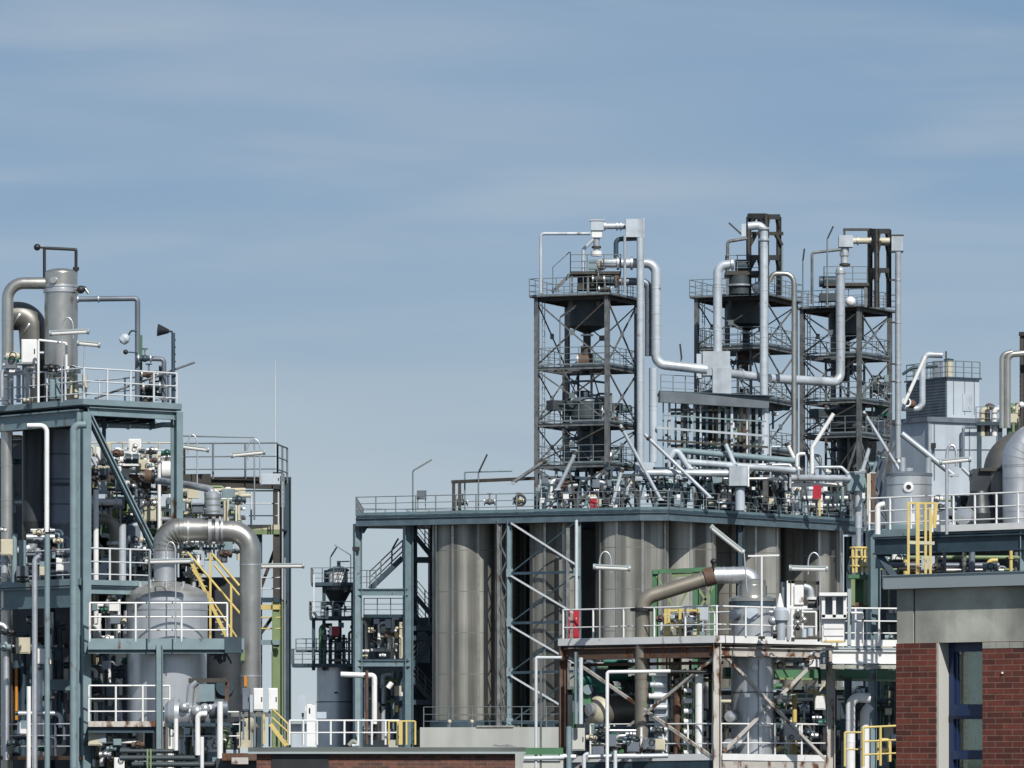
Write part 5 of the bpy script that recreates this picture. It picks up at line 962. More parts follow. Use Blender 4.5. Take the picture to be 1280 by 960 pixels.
# right of the rusty column
pipe('large white pipe with an elbow right of the rusty column', PP(163, 1063, 965, 1063, 871, 1088, 873), .15, 'white', R=.35, n=16, bands=((0, .4), (0, .7)))
pipe('shorter white pipe behind the yellow guard railing', PP(164, 1081, 965, 1081, 890, 1088, 882), .15, 'white', R=.3, n=16)
t = T('yellow_railing', 'yellow guard railing around the white pipes at bottom right', 'railing'); m = t.b(M['yellow']); m.rail(PP(160.5, 1056, 958, 1079, 958), 1.05, .6, .035, rails=(1, .5)); m.rail(PP(160.2, 1079, 958, 1122, 956), 1.2, .5, .04)
t = T('yellow_chair_frame', 'yellow bent tube guard among the bottom right railing', 'guard'); t.b(M['yellow']).tube(PP(161, 1098, 950, 1098, 925, 1112, 925, 1112, 952), .06, .1, 8); t.b(M['yellow']).tube(PP(161, 1098, 938, 1112, 938), .05, 0, 8)
t = T('blue_column', 'dark blue steel column at the left of the brick building', 'column'); D = 170; m = t.b(M['blue']); m.ib(V3((P(1093, 0, D).x, D, 0)), P(1093, 672, D), .34, .34, V3((1, .2, 0)))
t = T('blue_column', 'pale blue lattice column in front of the white pipes', 'column'); D = 166; t.p('column', M['blueL']).ib(V3((P(1091, 0, D).x, D, 0)), P(1091, 828, D), .2, .2, V3((1, .2, 0))); t.p('rail', M['bluedk']).bar(V3((P(1055, 0, D).x, D, 0)), P(1055, 878, D), .2); t.p('plate', M['blueL']).box(P(1055, 950, D-.15), .18, .05, 1.2)
t = T('yellow_cage', 'yellow tubular cage round the pale pipe beside the blue column', 'cage'); D = 171
pc = P(1073, 700, D)
for y in (685, 697, 708): t.p('ring', M['yellow']).hoop(V3((pc.x, pc.y, H+(HZ-y)*D/F)), Z, .26, .045, m=20)
for a in (-2.4, -1.9, -1.2, -.6, .5, 2.4): t.p('bar', M['yellow']).bar(V3((pc.x+.25*math.cos(a), pc.y+.25*math.sin(a), H+(HZ-716)*D/F)), V3((pc.x+.25*math.cos(a), pc.y+.25*math.sin(a), H+(HZ-685)*D/F)), .07)
pipe('pale pipe dropping through the yellow cage', PP(D, 1073, 720, 1073, 660), .09, 'lagging')
t = T('green_hopper', 'green open steel stand under the yellow cage', 'stand'); t.p('top_plate', M['green']).box(P(1074, 721, D), .75, .6, .12); t.p('back', M['green']).box(P(1074, 739, D+.2), .5, .05, .8)
for px in (1066, 1082): t.p('leg', M['lime']).bar(P(px, 757, D-.2), P(px, 722, D-.2), .14)
t.p('foot_beam', M['rust']).box(P(1074, 756, D), .6, .5, .14)
manifold('pipe_rack', 'dark clutter of pipes between blue column and brick building', 1100, 1124, 690, 950, 173, 1.5, 7, 12, 10, ('rust', 'cream', 'bluedk', 'dark', 'lime'), 47, (.03, .08), 8)
manifold('pipe_rack', 'shaded pipes under the green girder left of the brick building', 1040, 1120, 855, 955, 169, 1.5, 9, 7, 9, ('bluedk', 'cream', 'dark', 'green', 'rust'), 48, (.03, .1), 5)
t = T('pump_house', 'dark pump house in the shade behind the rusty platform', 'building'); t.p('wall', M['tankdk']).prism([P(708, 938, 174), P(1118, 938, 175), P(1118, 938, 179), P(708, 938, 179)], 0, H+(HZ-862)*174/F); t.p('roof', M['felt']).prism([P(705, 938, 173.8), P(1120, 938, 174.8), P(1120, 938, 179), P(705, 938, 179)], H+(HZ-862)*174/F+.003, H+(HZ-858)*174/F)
manifold('pipe_rack', 'vertical pipes and dark boxes at the back of the rusty platform', 716, 815, 826, 945, 170, 1.5, 10, 6, 8, ('blueL', 'white', 'bluedk', 'tank', 'green'), 49, (.05, .12), 5)
manifold('pipe_rack', 'mixed pipes seen behind the bolted vessel and right bay', 880, 1035, 855, 945, 171, 1.5, 13, 7, 12, ('bluedk', 'white', 'dark', 'cream', 'blueL', 'green'), 50, (.04, .1), 6)
# ================================================================ stairs and small unit left of the silos
D = 323.4
t = T('stair_structure', 'blue grey steel frame with cross beams at the left end of the silo platform', 'steel frame')
q = lambda px, y, o=.6: V3((E(px, o).x, E(px, o).y, H+(HZ-y)*E(px, o).y/F))
t.p('beam', M['blueL']).ib(q(447, 654), q(510, 654), .3, .4); t.p('beam', M['blueL']).ib(q(447, 740), q(510, 740), .25, .42); t.p('beam', M['blueL']).ib(q(447, 829), q(512, 829), .25, .4); t.p('bracket', M['bluedk']).bar(q(452, 665), q(457, 657), .2, .3)
for y in (737, 825): t.p('deck', M['bluedk']).prism([q(447, y), q(510, y), q(510, y, 4.2), q(447, y, 4.2)], H+(HZ-y)*D/F, H+(HZ-y)*D/F+.06)
t.p('railing', M['railG']).rail([q(447, 735), q(470, 735)], 1.1, .8, .028); t.p('railing', M['railG']).rail([q(455, 768, 1), q(505, 768, 1)], 1.0, .9, .028); t.p('floor_beam', M['bluedk']).bar(q(455, 770, 1), q(505, 770, 1), .2, .2); t.p('lamp_arm', M['black']).box(q(445, 686, .2), .45, .2, .25)
def flight(label, p0, p1, d, w=1.0, m='bluedk'):
    t = T('stair_flight', label, 'stairs', 'stair flights left of the silos'); a, b = P(*p0, d), P(*p1, d); n = max(3, int((b-a).length/.3))
    for o in (0, w):
        v = V3((0, o, 0)); t.p('stringer', M[m]).bar(a+v, b+v, .08, .3); r = t.p('railing', M['railG'])
        for h in (.4, .75, 1.1): r.cyl(a+v+Z*h, b+v+Z*h, .024, 6)
        for k in range(4): r.cyl(a.lerp(b, k/3)+v, a.lerp(b, k/3)+v+Z*1.1, .028, 6)
    s = t.p('tread', M['bluedk'])
    for k in range(n): s.box(a.lerp(b, (k+.5)/n)+V3((0, w/2, 0)), .28, w, .04)
flight('outer stair flight rising right between the two platform columns', (462, 736), (503, 697), 324.5)
flight('stair flight dropping right from the top platform beside the leftmost silo', (511, 660), (541, 697), 326.5)
flight('second stair flight down behind the thick platform column', (511, 735), (541, 771), 326.5)
flight('third stair flight down beside the leftmost silo', (513, 762), (541, 796), 327.5)
flight('shaded stair flight near the middle of the stair shaft', (541, 800), (513, 836), 326.5)
flight('lowest visible stair flight at the foot of the stair shaft', (513, 845), (541, 878), 326.5)
t = T('stair_shaft', 'dark steel landings stacked behind the thick platform column', 'landings')
for y in (700, 786, 798, 878): t.p('landing', M['bluedk']).box(P(528, y, 327.5), 1.6, 2.4, .3)
for px in (519, 541): t.p('post', M['bluedk']).bar(V3((P(px, 0, 328.6).x, 328.6, 0)), P(px, 655, 328.6), .26)
t.p('back_panel', M['hop']).box(P(529, 870, 329.3), 1.2, .1, 4.2)
stick_lamp('short dark lamp above the outer stair flight', P(490, 700, 325), P(490, 687, 325), P(491, 685, 325), P(498, 673, 325), w=.3)
manifold('pipe_rack', 'white and dark upright pipes between the two platform columns', 455, 505, 768, 823, 325.5, 2, 9, 5, 9, ('white', 'white', 'dark', 'rust', 'bluedk', 'cream'), 61, (.08, .16), 6)
manifold('pipe_rack', 'shaded pipes at the foot between the two platform columns', 452, 512, 835, 925, 325.5, 2, 8, 5, 6, ('blueL', 'dark', 'bluedk', 'lagging', 'lime'), 62, (.08, .18), 5)
t = T('warning_sign', 'small yellow plate between the platform columns', 'sign'); t.p('plate', M['yellow']).box(P(495.5, 794, 324.6), .22, .04, .38); t.p('frame', M['dark']).box(P(495.5, 794, 324.66), .32, .04, .5)
t = T('warning_sign', 'tiny yellow plate low by the thick platform column', 'sign'); t.p('plate', M['yellow']).box(P(496, 886, 324.6), .18, .04, .42); t.p('frame', M['dark']).box(P(496, 886, 324.66), .26, .04, .5)
t = T('round_gauge', 'small dark red round gauge between the platform columns', 'gauge'); t.p('dial', M['rust']).cyl(P(485, 792, 324.5), P(485, 792, 324.7), .2, 14); t.p('stem', M['dark']).bar(P(485, 800, 324.6), P(485, 794, 324.6), .08)
t = T('service_hall', 'dark service hall in the shade behind the left stairs', 'building'); t.p('wall', M['paneldk']).prism([P(446, 938, 334), P(545, 938, 334), P(545, 938, 338), P(446, 938, 338)], 0, H+(HZ-775)*334/F); t.p('roof', M['felt']).prism([P(444, 938, 333.7), P(547, 938, 333.7), P(547, 938, 338), P(444, 938, 338)], H+(HZ-775)*334/F+.003, H+(HZ-772)*334/F)
pipe('cream tube lamp pipe bent beside the left platform column', PP(320, 426, 843, 468, 844.5, 468, 905), .17, 'white', R=.2); pipe('thin rusty pole in front of the left platform column', PP(319.5, 458.5, 930, 458.5, 838), .1, 'rust')
t = T('small_lamp', 'small bright lamp head tilted between the platform columns', 'lamp'); t.p('lamp_head', M['lampglass']).cyl(P(485, 860, 324), P(490, 853, 324), .17, 12); t.p('bracket', M['dark']).bar(P(490, 853, 324), P(498, 846, 324), .08)
# far hopper unit
D = 338
t = T('hopper_station', 'small dark steel station with railed decks left of the silo platform', 'steel structure')
for px, y in ((392, 772), (405, 731), (441, 731), (425, 731)): t.p('post', M['bluedk']).bar(P(px, 838, D-1 if px < 420 else D+1), P(px, y, D-1 if px < 420 else D+1), .22)
for x0, x1, y in ((390, 446, 731), (388, 446, 773), (366, 446, 832)):
    a, b = P(x0, y, D), P(x1, y, D); t.p('deck', M['bluedk']).box((a+b)/2, b.x-a.x, 3.2, .22); c4 = [a+V3((0, -1.6, .1)), b+V3((0, -1.6, .1)), b+V3((0, 1.6, .1)), a+V3((0, 1.6, .1))]; t.p('railing', M['railG']).rail([c4[3], c4[0], c4[1]], .95, .7, .03)
a, b = P(370, 814, D), P(446, 814, D); t.p('floor_beam', M['bluedk']).bar(a, b, .15, .15); t.p('railing', M['railG']).rail([a, b], .8, .7, .03); t.p('pipe_ring', M['bluedk']).tube(PP(D-1.7, 392, 765, 397, 773, 446, 774), .1, .2, 8); t.p('pole', M['rail']).bar(P(392.5, 772, D-1.7), P(392.5, 718, D-1.7), .12)
hopper('pale topped dark cone hopper in the small station left of the silos', P(422, 731, D), .95, H+(HZ-738)*D/F, H+(HZ-730)*D/F, 'bvessel', .75)
t = T('dust_filter', 'round cream drum filter on the small station left of the silos', 'filter'); c = P(423.5, 729, D); t.p('drum', M['white']).lathe(c+V3((0, -.9, 0)), [(.62, 0), (.62, .75)], 32); t.p('lid', M['bluedk']).lathe(c+V3((0, -.9, .75)), [(.72, 0), (.72, .1), (.3, .3), (0, .32)], 32); t.p('outlet', M['bluedk']).cyl(c+Z*1.0, c+Z*1.45, .12, 12); t.p('side_drum', M['bluedk']).cyl(c+V3((-.75, 0, 0)), c+V3((-.75, 0, .85)), .22, 16); t.p('arm', M['bluedk']).bar(c+Z*1.4, c+V3((.7, 0, 1.42)), .08)
stick_lamp('slanted dark lamp on a pole over the cream drum filter', P(413, 729, D-1.2), P(413, 697, D-1.2), P(414, 695, D-1.2), P(421, 684, D-1.2), w=.2)
pipe('thin bent wire pole beside the slanted dark lamp', PP(D-1, 438.5, 729, 438.5, 694, 418, 681), .03, 'railG', R=.05)
t = T('red_control_box', 'red box with a white side on the small station left of the silos', 'cabinet'); t.p('housing', M['red']).box(P(419, 789, D-1.7), .5, .4, .62); t.p('door', M['white']).box(P(413, 788, D-1.9), .2, .05, .6)
manifold('pipe_rack', 'dark valves and pipes on the middle deck of the small station', 398, 444, 780, 830, D-1.2, 1.5, 8, 3, 7, ('bluedk', 'white', 'blueL', 'dark', 'green'), 63, (.07, .15), 5)
manifold('pipe_rack', 'small fittings on the upper deck of the small station', 400, 444, 752, 772, D-1, 1.5, 6, 1, 3, ('bluedk', 'blueL', 'rail'), 64, (.06, .12), 2)
t = T('storage_tank', 'round grey storage tank below the small station', 'tank'); c = V3((P(420, 0, D+.3).x, D+.3, 0)); t.p('shell', M['tank']).lathe(c, [(1.25, 0), (1.25, H+(HZ-834)*D/F)], 48); t.p('seam_band', M['bluedk']).lathe(c+Z*(H+(HZ-878)*D/F), [(1.26, 0), (1.29, 0), (1.29, .06), (1.25, .06)], 48); t.p('port', M['black']).box(c+V3((.05, -1.26, H+(HZ-866)*D/F)), .25, .08, .1)
t = T('storage_tank', 'darker round tank right of the grey storage tank', 'tank'); c = V3((P(462, 0, D+3).x, D+3, 0)); t.p('shell', M['bvessel']).lathe(c, [(1.3, 0), (1.3, H+(HZ-850)*D/F)], 48); t.p('lid', M['bluedk']).dome(c+Z*(H+(HZ-850)*D/F), 1.3, .3, 40)
t = T('low_wall', 'low pale wall seen behind the white roof railing left of the plinth', 'wall'); t.b(M['plinth']).prism([P(441, 938, 329), P(535, 938, 329), P(535, 938, 329.5), P(441, 938, 329.5)], 0, H+(HZ-913)*329/F)
# flat roof walkway signs and rails in the gap
zr = H+(HZ-931)*120/F
t = T('roof_railing', 'white railing along the edge of the flat brick roof', 'railing'); t.b(M['white']).rail([V3((P(362, 0, 118).x, 118, zr)), V3((P(499, 0, 118).x, 118, zr))], .55, .3, .022, rails=(1, .5))
t = T('roof_railing', 'yellow end section of the railing on the flat brick roof', 'railing'); m = t.b(M['yellow']); m.rail([V3((P(486, 0, 117.6).x, 117.6, zr)), V3((P(519, 0, 117.6).x, 117.6, zr))], .53, .2, .022, rails=(1,)); m.bar(V3((P(501, 0, 117.5).x, 117.5, zr)), V3((P(501, 0, 117.5).x, 117.5, zr+.53)), .08)
t = T('notice_board', 'small grey notice board on a post beside the white round headed panel', 'sign'); t.p('board', M['panel']).box(P(377, 880, 119), .17, .03, .41); t.p('post', M['railG']).bar(V3((P(378.5, 0, 119.1).x, 119.1, zr)), P(378.5, 890, 119.1), .05)
t = T('notice_sign', 'white round headed panel with a small black figure sign', 'sign'); D = 119; t.p('panel', M['white']).box(P(389, 907, D), .2, .05, .95); hd = t.p('head', M['white']); hd.cyl(P(387, 886, D), P(387, 886, D)+V3((0, .05, 0)), .11, 18)
t.p('figure', M['black']).ball(P(387, 886, D-.02), .02, 8).bar(P(387, 892, D-.02), P(387, 887, D-.02), .035, .02); t.p('side_panel', M['panel']).box(P(402, 894, D+.1), .22, .03, .15)
t = T('drain_pipe', 'small pale junk heap of pipe ends by the roof railing', 'pipework'); t.p('pipe', M['concrete']).tube(PP(116, 436, 932, 441, 926, 446, 929), .05, .05, 8); t.p('pipe', M['rail']).tube(PP(116, 440, 932, 449, 931), .04, 0, 8)
t = T('base_frame', 'rust streaked steel base frame at the left end of the flat roof', 'frame'); t.p('beam', M['rust']).bar(P(278, 946, 156.5), P(326, 946, 156.5), .5, .22); t.p('plinth', M['tankdk']).prism([P(270, 938, 156.7), P(345, 938, 156.7), P(345, 938, 159), P(270, 938, 159)], 0, H-(10*156.7/F)); t.p('bolt_plate', M['rustW']).box(P(300, 951, 156.2), .5, .06, .2)
# low flat-roofed brick building
t = T('flat_roof_building', 'low dark brick building with a grey flat roof edge in the foreground', 'building')
A = V3((P(310, 0, 100).x, 100, 0)); B = V3((P(657, 0, 100).x, 100, 0)); d = (B-A).normalized(); n = V3((-d.y, d.x, 0))
t.p('wall', M['brickdk']).prism([A+d*.16+n*.1, B-d*.2+n*.1, B-d*.2+n*24, A+d*.16+n*24], 0, 5.44)
t.p('roof', M['felt']).prism([A, B, B+n*24, A+n*24], 5.441, 5.56); t.p('roof_edge', M['fascia']).bar(A+Z*5.455-n*.02, B+Z*5.455-n*.02, .03, .04)
t.p('parapet', M['fascia']).bar(A+d*1+n*20+Z*5.565, B-d*.5+n*20+Z*5.565, .3, .02)
t.p('louvre', M['black']).box(A+d*1.0+n*.09+Z*5.2, 1.1, .03, .44)
t = T('junk_bundle', 'small tangle of dry twigs and flashing on the flat roof', 'debris'); m = t.b(M['tower'])
for k in range(9): rn = random.Random(k); a = P(626+rn.uniform(-3, 9), 933, 101.5); m.bar(a, a+V3((rn.uniform(-.2, .2), .05, rn.uniform(.0, .05))), .012)
t = T('pale_shed', 'pale low shed wall between flat roof and green railing strip', 'building'); t.p('wall', M['plinth']).prism([P(654, 938, 150), P(704, 938, 150), P(704, 938, 156), P(654, 938, 156)], 0, 5.2); t.p('eaves_strip', M['green']).bar(P(654, 939, 149.8), P(704, 939, 149.8), .1, .2)
pipe('rail of thin pale pipes standing left of the left rusty column', PP(150, 670, 960, 670, 822, 702, 822), .045, 'rail', R=.05); pipe('second thin upright pipe beside the pale pipe loop', PP(150, 676, 960, 676, 822), .03, 'tower'); pipe('pale horizontal pipe at the bottom before the shed wall', PP(149, 655, 948, 705, 947), .06, 'rail')
# ================================================================ right edge
D = 158
RD = Frame(1085, 162.5, -42); zq = RD.z
def r(px, py, v=0): return RD.onu(px, py, v)
t = T('vessel_deck', 'dark blue steel deck with white railings carrying the round vessel at right', 'platform'); zr2 = zq(668)
Lr = RD.U(1300); hl = lambda u, v=0: RD(u, v, zr2)
t.p('deck', M['bluedk']).prism([RD(0, 0, 0), RD(Lr, 0, 0), RD(Lr, 5, 0), RD(0, 5, 0)], zr2-.08, zr2); t.p('toe_plate', M['white']).bar(hl(RD.U(1172), -.02)+Z*.1, hl(Lr, -.02)+Z*.1, .03, .2); t.p('toe_plate', M['blueL']).bar(hl(0, -.02)+Z*.02, hl(RD.U(1150), -.02)+Z*.02, .03, .22)
t.p('floor_beam', M['bluedk']).ib(hl(.2, .1)-Z*.38, hl(Lr, .1)-Z*.38, .24, .52); t.p('column', M['blueL']).ib(RD(RD.U(1276), .2, 0), hl(RD.U(1276), .2)-Z*.1, .26, .3, V3((1, 0, 0)))
t.p('brace', M['bluedk']).ib(r(1098, 692, .2), r(1128, 735, .2), .2, .2)
t.p('railing', M['white']).rail([hl(.05), hl(Lr)], 1.12, .85, .032)
for k in range(1, 5): t.p('joist', M['dark']).ib(hl(Lr*k/5, .3)-Z*.3, hl(Lr*k/5, 5)-Z*.3, .15, .3)
t = T('round_vessel', 'silver round vessel with a circular port behind the yellow ladder', 'vessel'); Dv = 164; c = P(1136.5, 657, Dv); zv = lambda y: (657-y)*Dv/F
t.p('shell', M['tank']).lathe(c, [(.71, 0), (.71, zv(594))], 56); t.p('lid', M['bvessel']).lathe(c+Z*zv(594), [(.73, -.04), (.73, .05), (.3, .12), (0, .13)], 48); t.p('seam_band', M['bvessel']).lathe(c+Z*zv(607), [(.715, 0), (.72, .0), (.72, .02), (.71, .02)], 48)
pt = P(1135.5, 609, Dv-.7); t.p('port_ring', M['white']).lathe(pt+V3((0, .05, 0)), [(.16, 0), (.16, .1), (.08, .12), (.08, .04)], 28, V3((0, -1, 0))); t.p('port_glass', M['black']).cyl(pt+V3((0, .05, 0)), pt-V3((0, .03, 0)), .075, 20)
t.p('name_plate', M['white']).box(P(1139, 650, Dv-.72), .2, .03, .4); t.p('nozzle', M['black']).cyl(P(1139, 631, Dv-.65), P(1139, 631, Dv-.8), .08, 14); t.p('support_ring', M['blueL']).lathe(c, [(0, -.2), (.95, -.2), (.95, .0), (.71, .02)], 48)
for px in (1128, 1160): t.p('nozzle', M['lagging']).cyl(P(px, 593, Dv), P(px, 572, Dv), .1, 14)
pipe('thick white pipe rising from the round vessel lid', PP(Dv, 1136, 594, 1136, 585), .14, 'lagging'); pipe('white elbow pipe beside the riser on the round vessel', PP(Dv, 1128, 593, 1128, 578, 1122, 576), .07, 'white')
pipe('white hooked pipe at the left end of the vessel deck railing', PP(161.5, 1097, 668, 1097, 632, 1106, 630), .09, 'white', R=.18); t = T('deck_plate', 'slanted pale plate at the left end of the vessel deck', 'plate'); t.p('plate', M['blueL']).box(P(1097, 663, 163), .9, .8, .06); t.p('bracket', M['bluedk']).box(P(1104, 668, 163.2), .6, .5, .2)
t = T('rack_post', 'cream and rusty upright posts left of the round vessel', 'posts'); t.p('post', M['cream']).bar(P(1086, 655, 164.5), P(1086, 592, 164.5), .12); t.p('post', M['rust']).bar(P(1092, 655, 164.8), P(1092, 592, 164.8), .12)
t = T('caged_ladder', 'yellow caged ladder rising in front of the round vessel', 'ladder'); D = 158
for px, y0, y1 in ((1135.5, 628, 722), (1147, 628, 722), (1157, 628, 722), (1163, 634, 722)): t.p('stile', M['yellow']).bar(P(px, y1, D), P(px, y0, D), .075 if px != 1147 else .11)
for k in range(10): t.p('rung', M['cream']).bar(P(1147, 636+k*9, D+.05), P(1157, 636+k*9, D+.05), .03)
t.p('top_rail', M['yellow']).bar(P(1134, 629, D), P(1172, 629, D), .06); t.p('post', M['yellow']).bar(P(1168, 660, D), P(1170.5, 629, D), .09); t.p('post', M['yellow']).bar(P(1164, 660, D), P(1169, 629, D), .05); t.p('hoop', M['cream']).bar(P(1136, 678, D), P(1168, 679, D), .1)
tube_lamp('tube lamp on a white hooped pole at right of the round vessel', P(1176, 577.5, 160), P(1212, 574, 160), (P(1183.5, 668, 160), P(1183.5, 570, 160)), .3, pr=.05)
t = T('lamp_strut', 'pale strut slanting down right below the hooped tube lamp', 'strut'); t.b(M['lagging']).tube(PP(163.5, 1203, 585, 1224, 606), .06, 0, 8)
t = T('support_strut', 'long white strut slanting across the pale cladding building', 'strut'); t.b(M['lagging']).tube(PP(200, 1127, 542, 1192, 594), .12, 0, 10); t.p('foot_plate', M['galv']).box(P(1192, 594, 200), .4, .3, .08)
# big ducts
D = 161.5
t = T('large_duct', 'large segmented silver duct curving up at the right edge', 'duct'); t.b(M['galv']).tube([P(1272, 668, D), P(1272, 545, D), P(1340, 545, D)], .47, .9, 36, seg=10)
for y in (640, 616, 598, 584): t.p('seam_ring', M['tank']).lathe(P(1272, y, D), [(.475, 0), (.482, 0), (.482, .035), (.475, .035)], 36)
for a in range(0, 80, 13):
    q = math.radians(180-a); c0 = P(1272, 545, D)+V3((.9, 0, -.9)); rd = V3((math.cos(q), 0, math.sin(q))); t.p('seam_ring', M['tank']).lathe(c0+rd*.9, [(.472, -.015), (.484, -.015), (.484, .015), (.472, .015)], 36, V3((-math.sin(q), 0, math.cos(q))))
t = T('large_duct', 'dark weathered duct elbow behind the silver duct', 'duct'); t.b(M['darkduct']).tube([P(1249, 668, D+1.6), P(1249, 555, D+1.6), P(1330, 560, D+1.6)], .5, .85, 36, seg=10); t.p('base_box', M['tankdk']).box(P(1244, 631, D+1.8), 1.5, 1.2, 2.2); t.p('flange', M['dark']).box(P(1247, 588, D+1.6), 1.2, 1.1, .1); t.p('rust_plate', M['rust']).box(P(1223, 594, D+1.4), .2, .3, .4)
t = T('drum_filter', 'dark conical drum beside the dark duct on the vessel deck', 'filter'); t.p('cone', M['tankdk']).lathe(P(1225, 662, D+1.2), [(.5, 0), (.5, .5), (.3, 1.2), (0, 1.22)], 28); t.p('end_disc', M['tank']).lathe(P(1205, 645, D), [(.28, -.2), (.28, .1), (0, .12)], 24, V3((-.4, -.9, 0))); t.p('base', M['bluedk']).box(P(1222, 663, D+.8), 1.2, .8, .1)
for px, x2, lab in ((1252.5, 1266, 'left'), (1259.5, 1290, 'right')):
    pipe(lab+' of the twin bright pipes hooked over above the big ducts', PP([163, 163, 163], px, 535, px, 443, x2, 441 if px > 1255 else 440), .085 if px < 1255 else .1, 'steel', R=.22, n=14)
t = T('lattice_mast', 'dark bolted mast at the right edge of the picture', 'mast'); t.p('mast', M['dark']).ib(P(1278, 535, 163.5), P(1278, 418, 163.5), .16, .16, V3((1, 0, 0))); t.p('cap', M['black']).box(P(1279, 417.5, 163.5), .26, .2, .12)
for k in range(9): t.p('bolt', M['black']).box(P(1275.5, 470+k*6, 163.4), .05, .05, .06)
t.p('lamp', M['white']).ball(P(1277, 506, 163.2), .1, 10)
manifold('pipe_rack', 'cream and rusty pipes on the far rack at the right edge', 1262, 1300, 505, 545, 210, 2, 6, 4, 5, ('cream', 'rust', 'lime', 'railG'), 71, (.05, .1), 3)
t = T('far_walkway', 'distant railed walkway with pipes right of the cladding building', 'walkway'); t.p('deck', M['bluedk']).bar(P(1220, 530, 350), P(1300, 530, 350), 1.2, .25); t.p('railing', M['railG']).rail(PP(349.4, 1220, 529, 1300, 529), 1.1, 1.0, .03)
for k, px in enumerate((1228, 1234, 1243, 1262, 1272)): t.p('pipe', M[('cream', 'dark', 'white', 'green', 'cream')[k]]).tube(PP(350, px, 545, px, 512-(k % 2)*6, px+8, 510), .2, .3, 8)
for px in (1224, 1250, 1285): t.p('column', M['bluedk']).bar(P(px, 640, 350), P(px, 531, 350), .3)
manifold('valve_station', 'pale valves and dark pipes on the vessel deck behind the railing', 1168, 1232, 622, 664, 164.5, 1.2, 7, 5, 8, ('white', 'lagging', 'bvessel', 'dark', 'lime'), 72, (.04, .09), 5)
manifold('pipe_rack', 'olive and grey pipes under the vessel deck above the roof fascia', 1100, 1285, 682, 735, 167.5, 1.5, 10, 7, 8, ('lime', 'yellow', 'bvessel', 'duct', 'rust'), 73, (.05, .12), 6)
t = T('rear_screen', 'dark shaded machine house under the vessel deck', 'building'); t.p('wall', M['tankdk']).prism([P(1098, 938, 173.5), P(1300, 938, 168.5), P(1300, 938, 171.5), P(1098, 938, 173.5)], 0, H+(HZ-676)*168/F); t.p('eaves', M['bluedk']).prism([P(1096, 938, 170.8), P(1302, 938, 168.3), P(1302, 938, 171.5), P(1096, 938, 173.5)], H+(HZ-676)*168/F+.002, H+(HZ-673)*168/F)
# cladding building
CB = Frame(1184, 372, 30); zc2 = CB.z
t = T('cladding_building', 'pale panel clad building with a roof plant room at the right', 'building')
UU, VV = CB.U(1224), CB.Vv(1134)
C2 = Frame(1160, 366, 30); U2, V2 = C2.U(1275), C2.Vv(1060)
t.p('wall', M['panel']).prism([C2(0, 0, 0), C2(U2, 0, 0), C2(U2, V2, 0), C2(0, V2, 0)], 0, C2.z(527)); t.p('eaves', M['bvessel']).prism([C2(-.2, -.2, 0), C2(U2, -.2, 0), C2(U2, V2, 0), C2(-.2, V2, 0)], C2.z(527)+.002, C2.z(521))
t.p('plant_room', M['panel'], 'light roof plant room').prism([CB(0, 0, 0), CB(UU, 0, 0), CB(UU, VV, 0), CB(0, VV, 0)], C2.z(521)+.004, zc2(473)); t.p('louvre_wall', M['paneldk'], 'dark ribbed side of the plant room').bar(CB(-.06, 0, (C2.z(521)+zc2(473))/2), CB(-.06, VV, (C2.z(521)+zc2(473))/2), .08, zc2(473)-C2.z(521)-.1)
lw = t.parts[-1]
for k in range(14): z0 = C2.z(521)+.2+k*(zc2(473)-C2.z(521)-.4)/13; lw.bar(CB(-.12, .05, z0), CB(-.12, VV-.05, z0), .05, .09)
t.p('roof_edge', M['bluedk']).prism([CB(-.2, -.2, 0), CB(UU+.1, -.2, 0), CB(UU+.1, VV+.1, 0), CB(-.2, VV+.1, 0)], zc2(473)+.002, zc2(471)); t.p('railing', M['railG']).rail([CB(UU, VV, zc2(471)), CB(-.05, VV, zc2(471)), CB(-.05, -.1, zc2(471)), CB(UU, -.1, zc2(471))], 1.15, .8, .035)
for px in (1192, 1206, 1218): t.p('panel_joint', M['bvessel']).bar(CB.onu(px, 476, -.02), CB.onu(px, 518, -.02), .05, .03)
t.p('bright_panel', M['lagging']).bar(CB.onu(1209, 514, -.03), CB.onu(1209, 492, -.03), .8, .05, CB.u)
for px in (1168, 1212, 1246): t.p('panel_joint', M['bvessel']).bar(C2.onu(px, 530, -.03), C2.onu(px, 600, -.03), .08, .04)
t.p('downpipe', M['lagging']).tube([C2.onu(1162, 530, -.15), C2.onu(1162, 595, -.15)], .14, 0, 10); t.p('flat_joint', M['bvessel']).bar(C2.onu(1162, 562, -.03), C2.onu(1262, 562, -.03), .05, .05)
t.p('doorway', M['black']).bar(C2.onv(1084, 563, -.06), C2.onv(1095, 563, -.06), .06, 3.2); t.p('wall_light', M['black']).box(C2.onu(1167, 557, -.3), .3, .4, .35)
pipe('thin blue pipe bent over the front of the cladding building', [C2.onu(1204, 575, -.5), C2.onu(1204, 534, -.5), C2.onu(1246, 534, -.5)], .11, 'bvessel', R=.2)
t = T('roof_vent', 'cream cylindrical vent with a cap on the plant room roof', 'vent'); c = P(1186, 472, 375); t.p('cylinder', M['cream']).lathe(c, [(.3, 0), (.3, 1.2)], 24); t.p('cap', M['bluedk']).lathe(c+Z*1.2, [(.36, 0), (.36, .12), (0, .2)], 24); t.p('box', M['bvessel']).box(c+V3((-.8, 0, .6)), .7, .7, 1.2); t.p('mast', M['dark']).bar(c+V3((-.2, 0, 1)), c+V3((-.2, 0, 1.9)), .12)
pipe('white hooked pipe looping down the dark side of the plant room', PP(364, 1178, 444, 1156, 443, 1153, 462, 1153, 505, 1148, 511, 1127, 510), .22, 'lagging', R=.4, n=14)
pipe('thin white pipe slanting down left from the plant room roof', PP(362, 1157, 445, 1130, 505), .13, 'white')
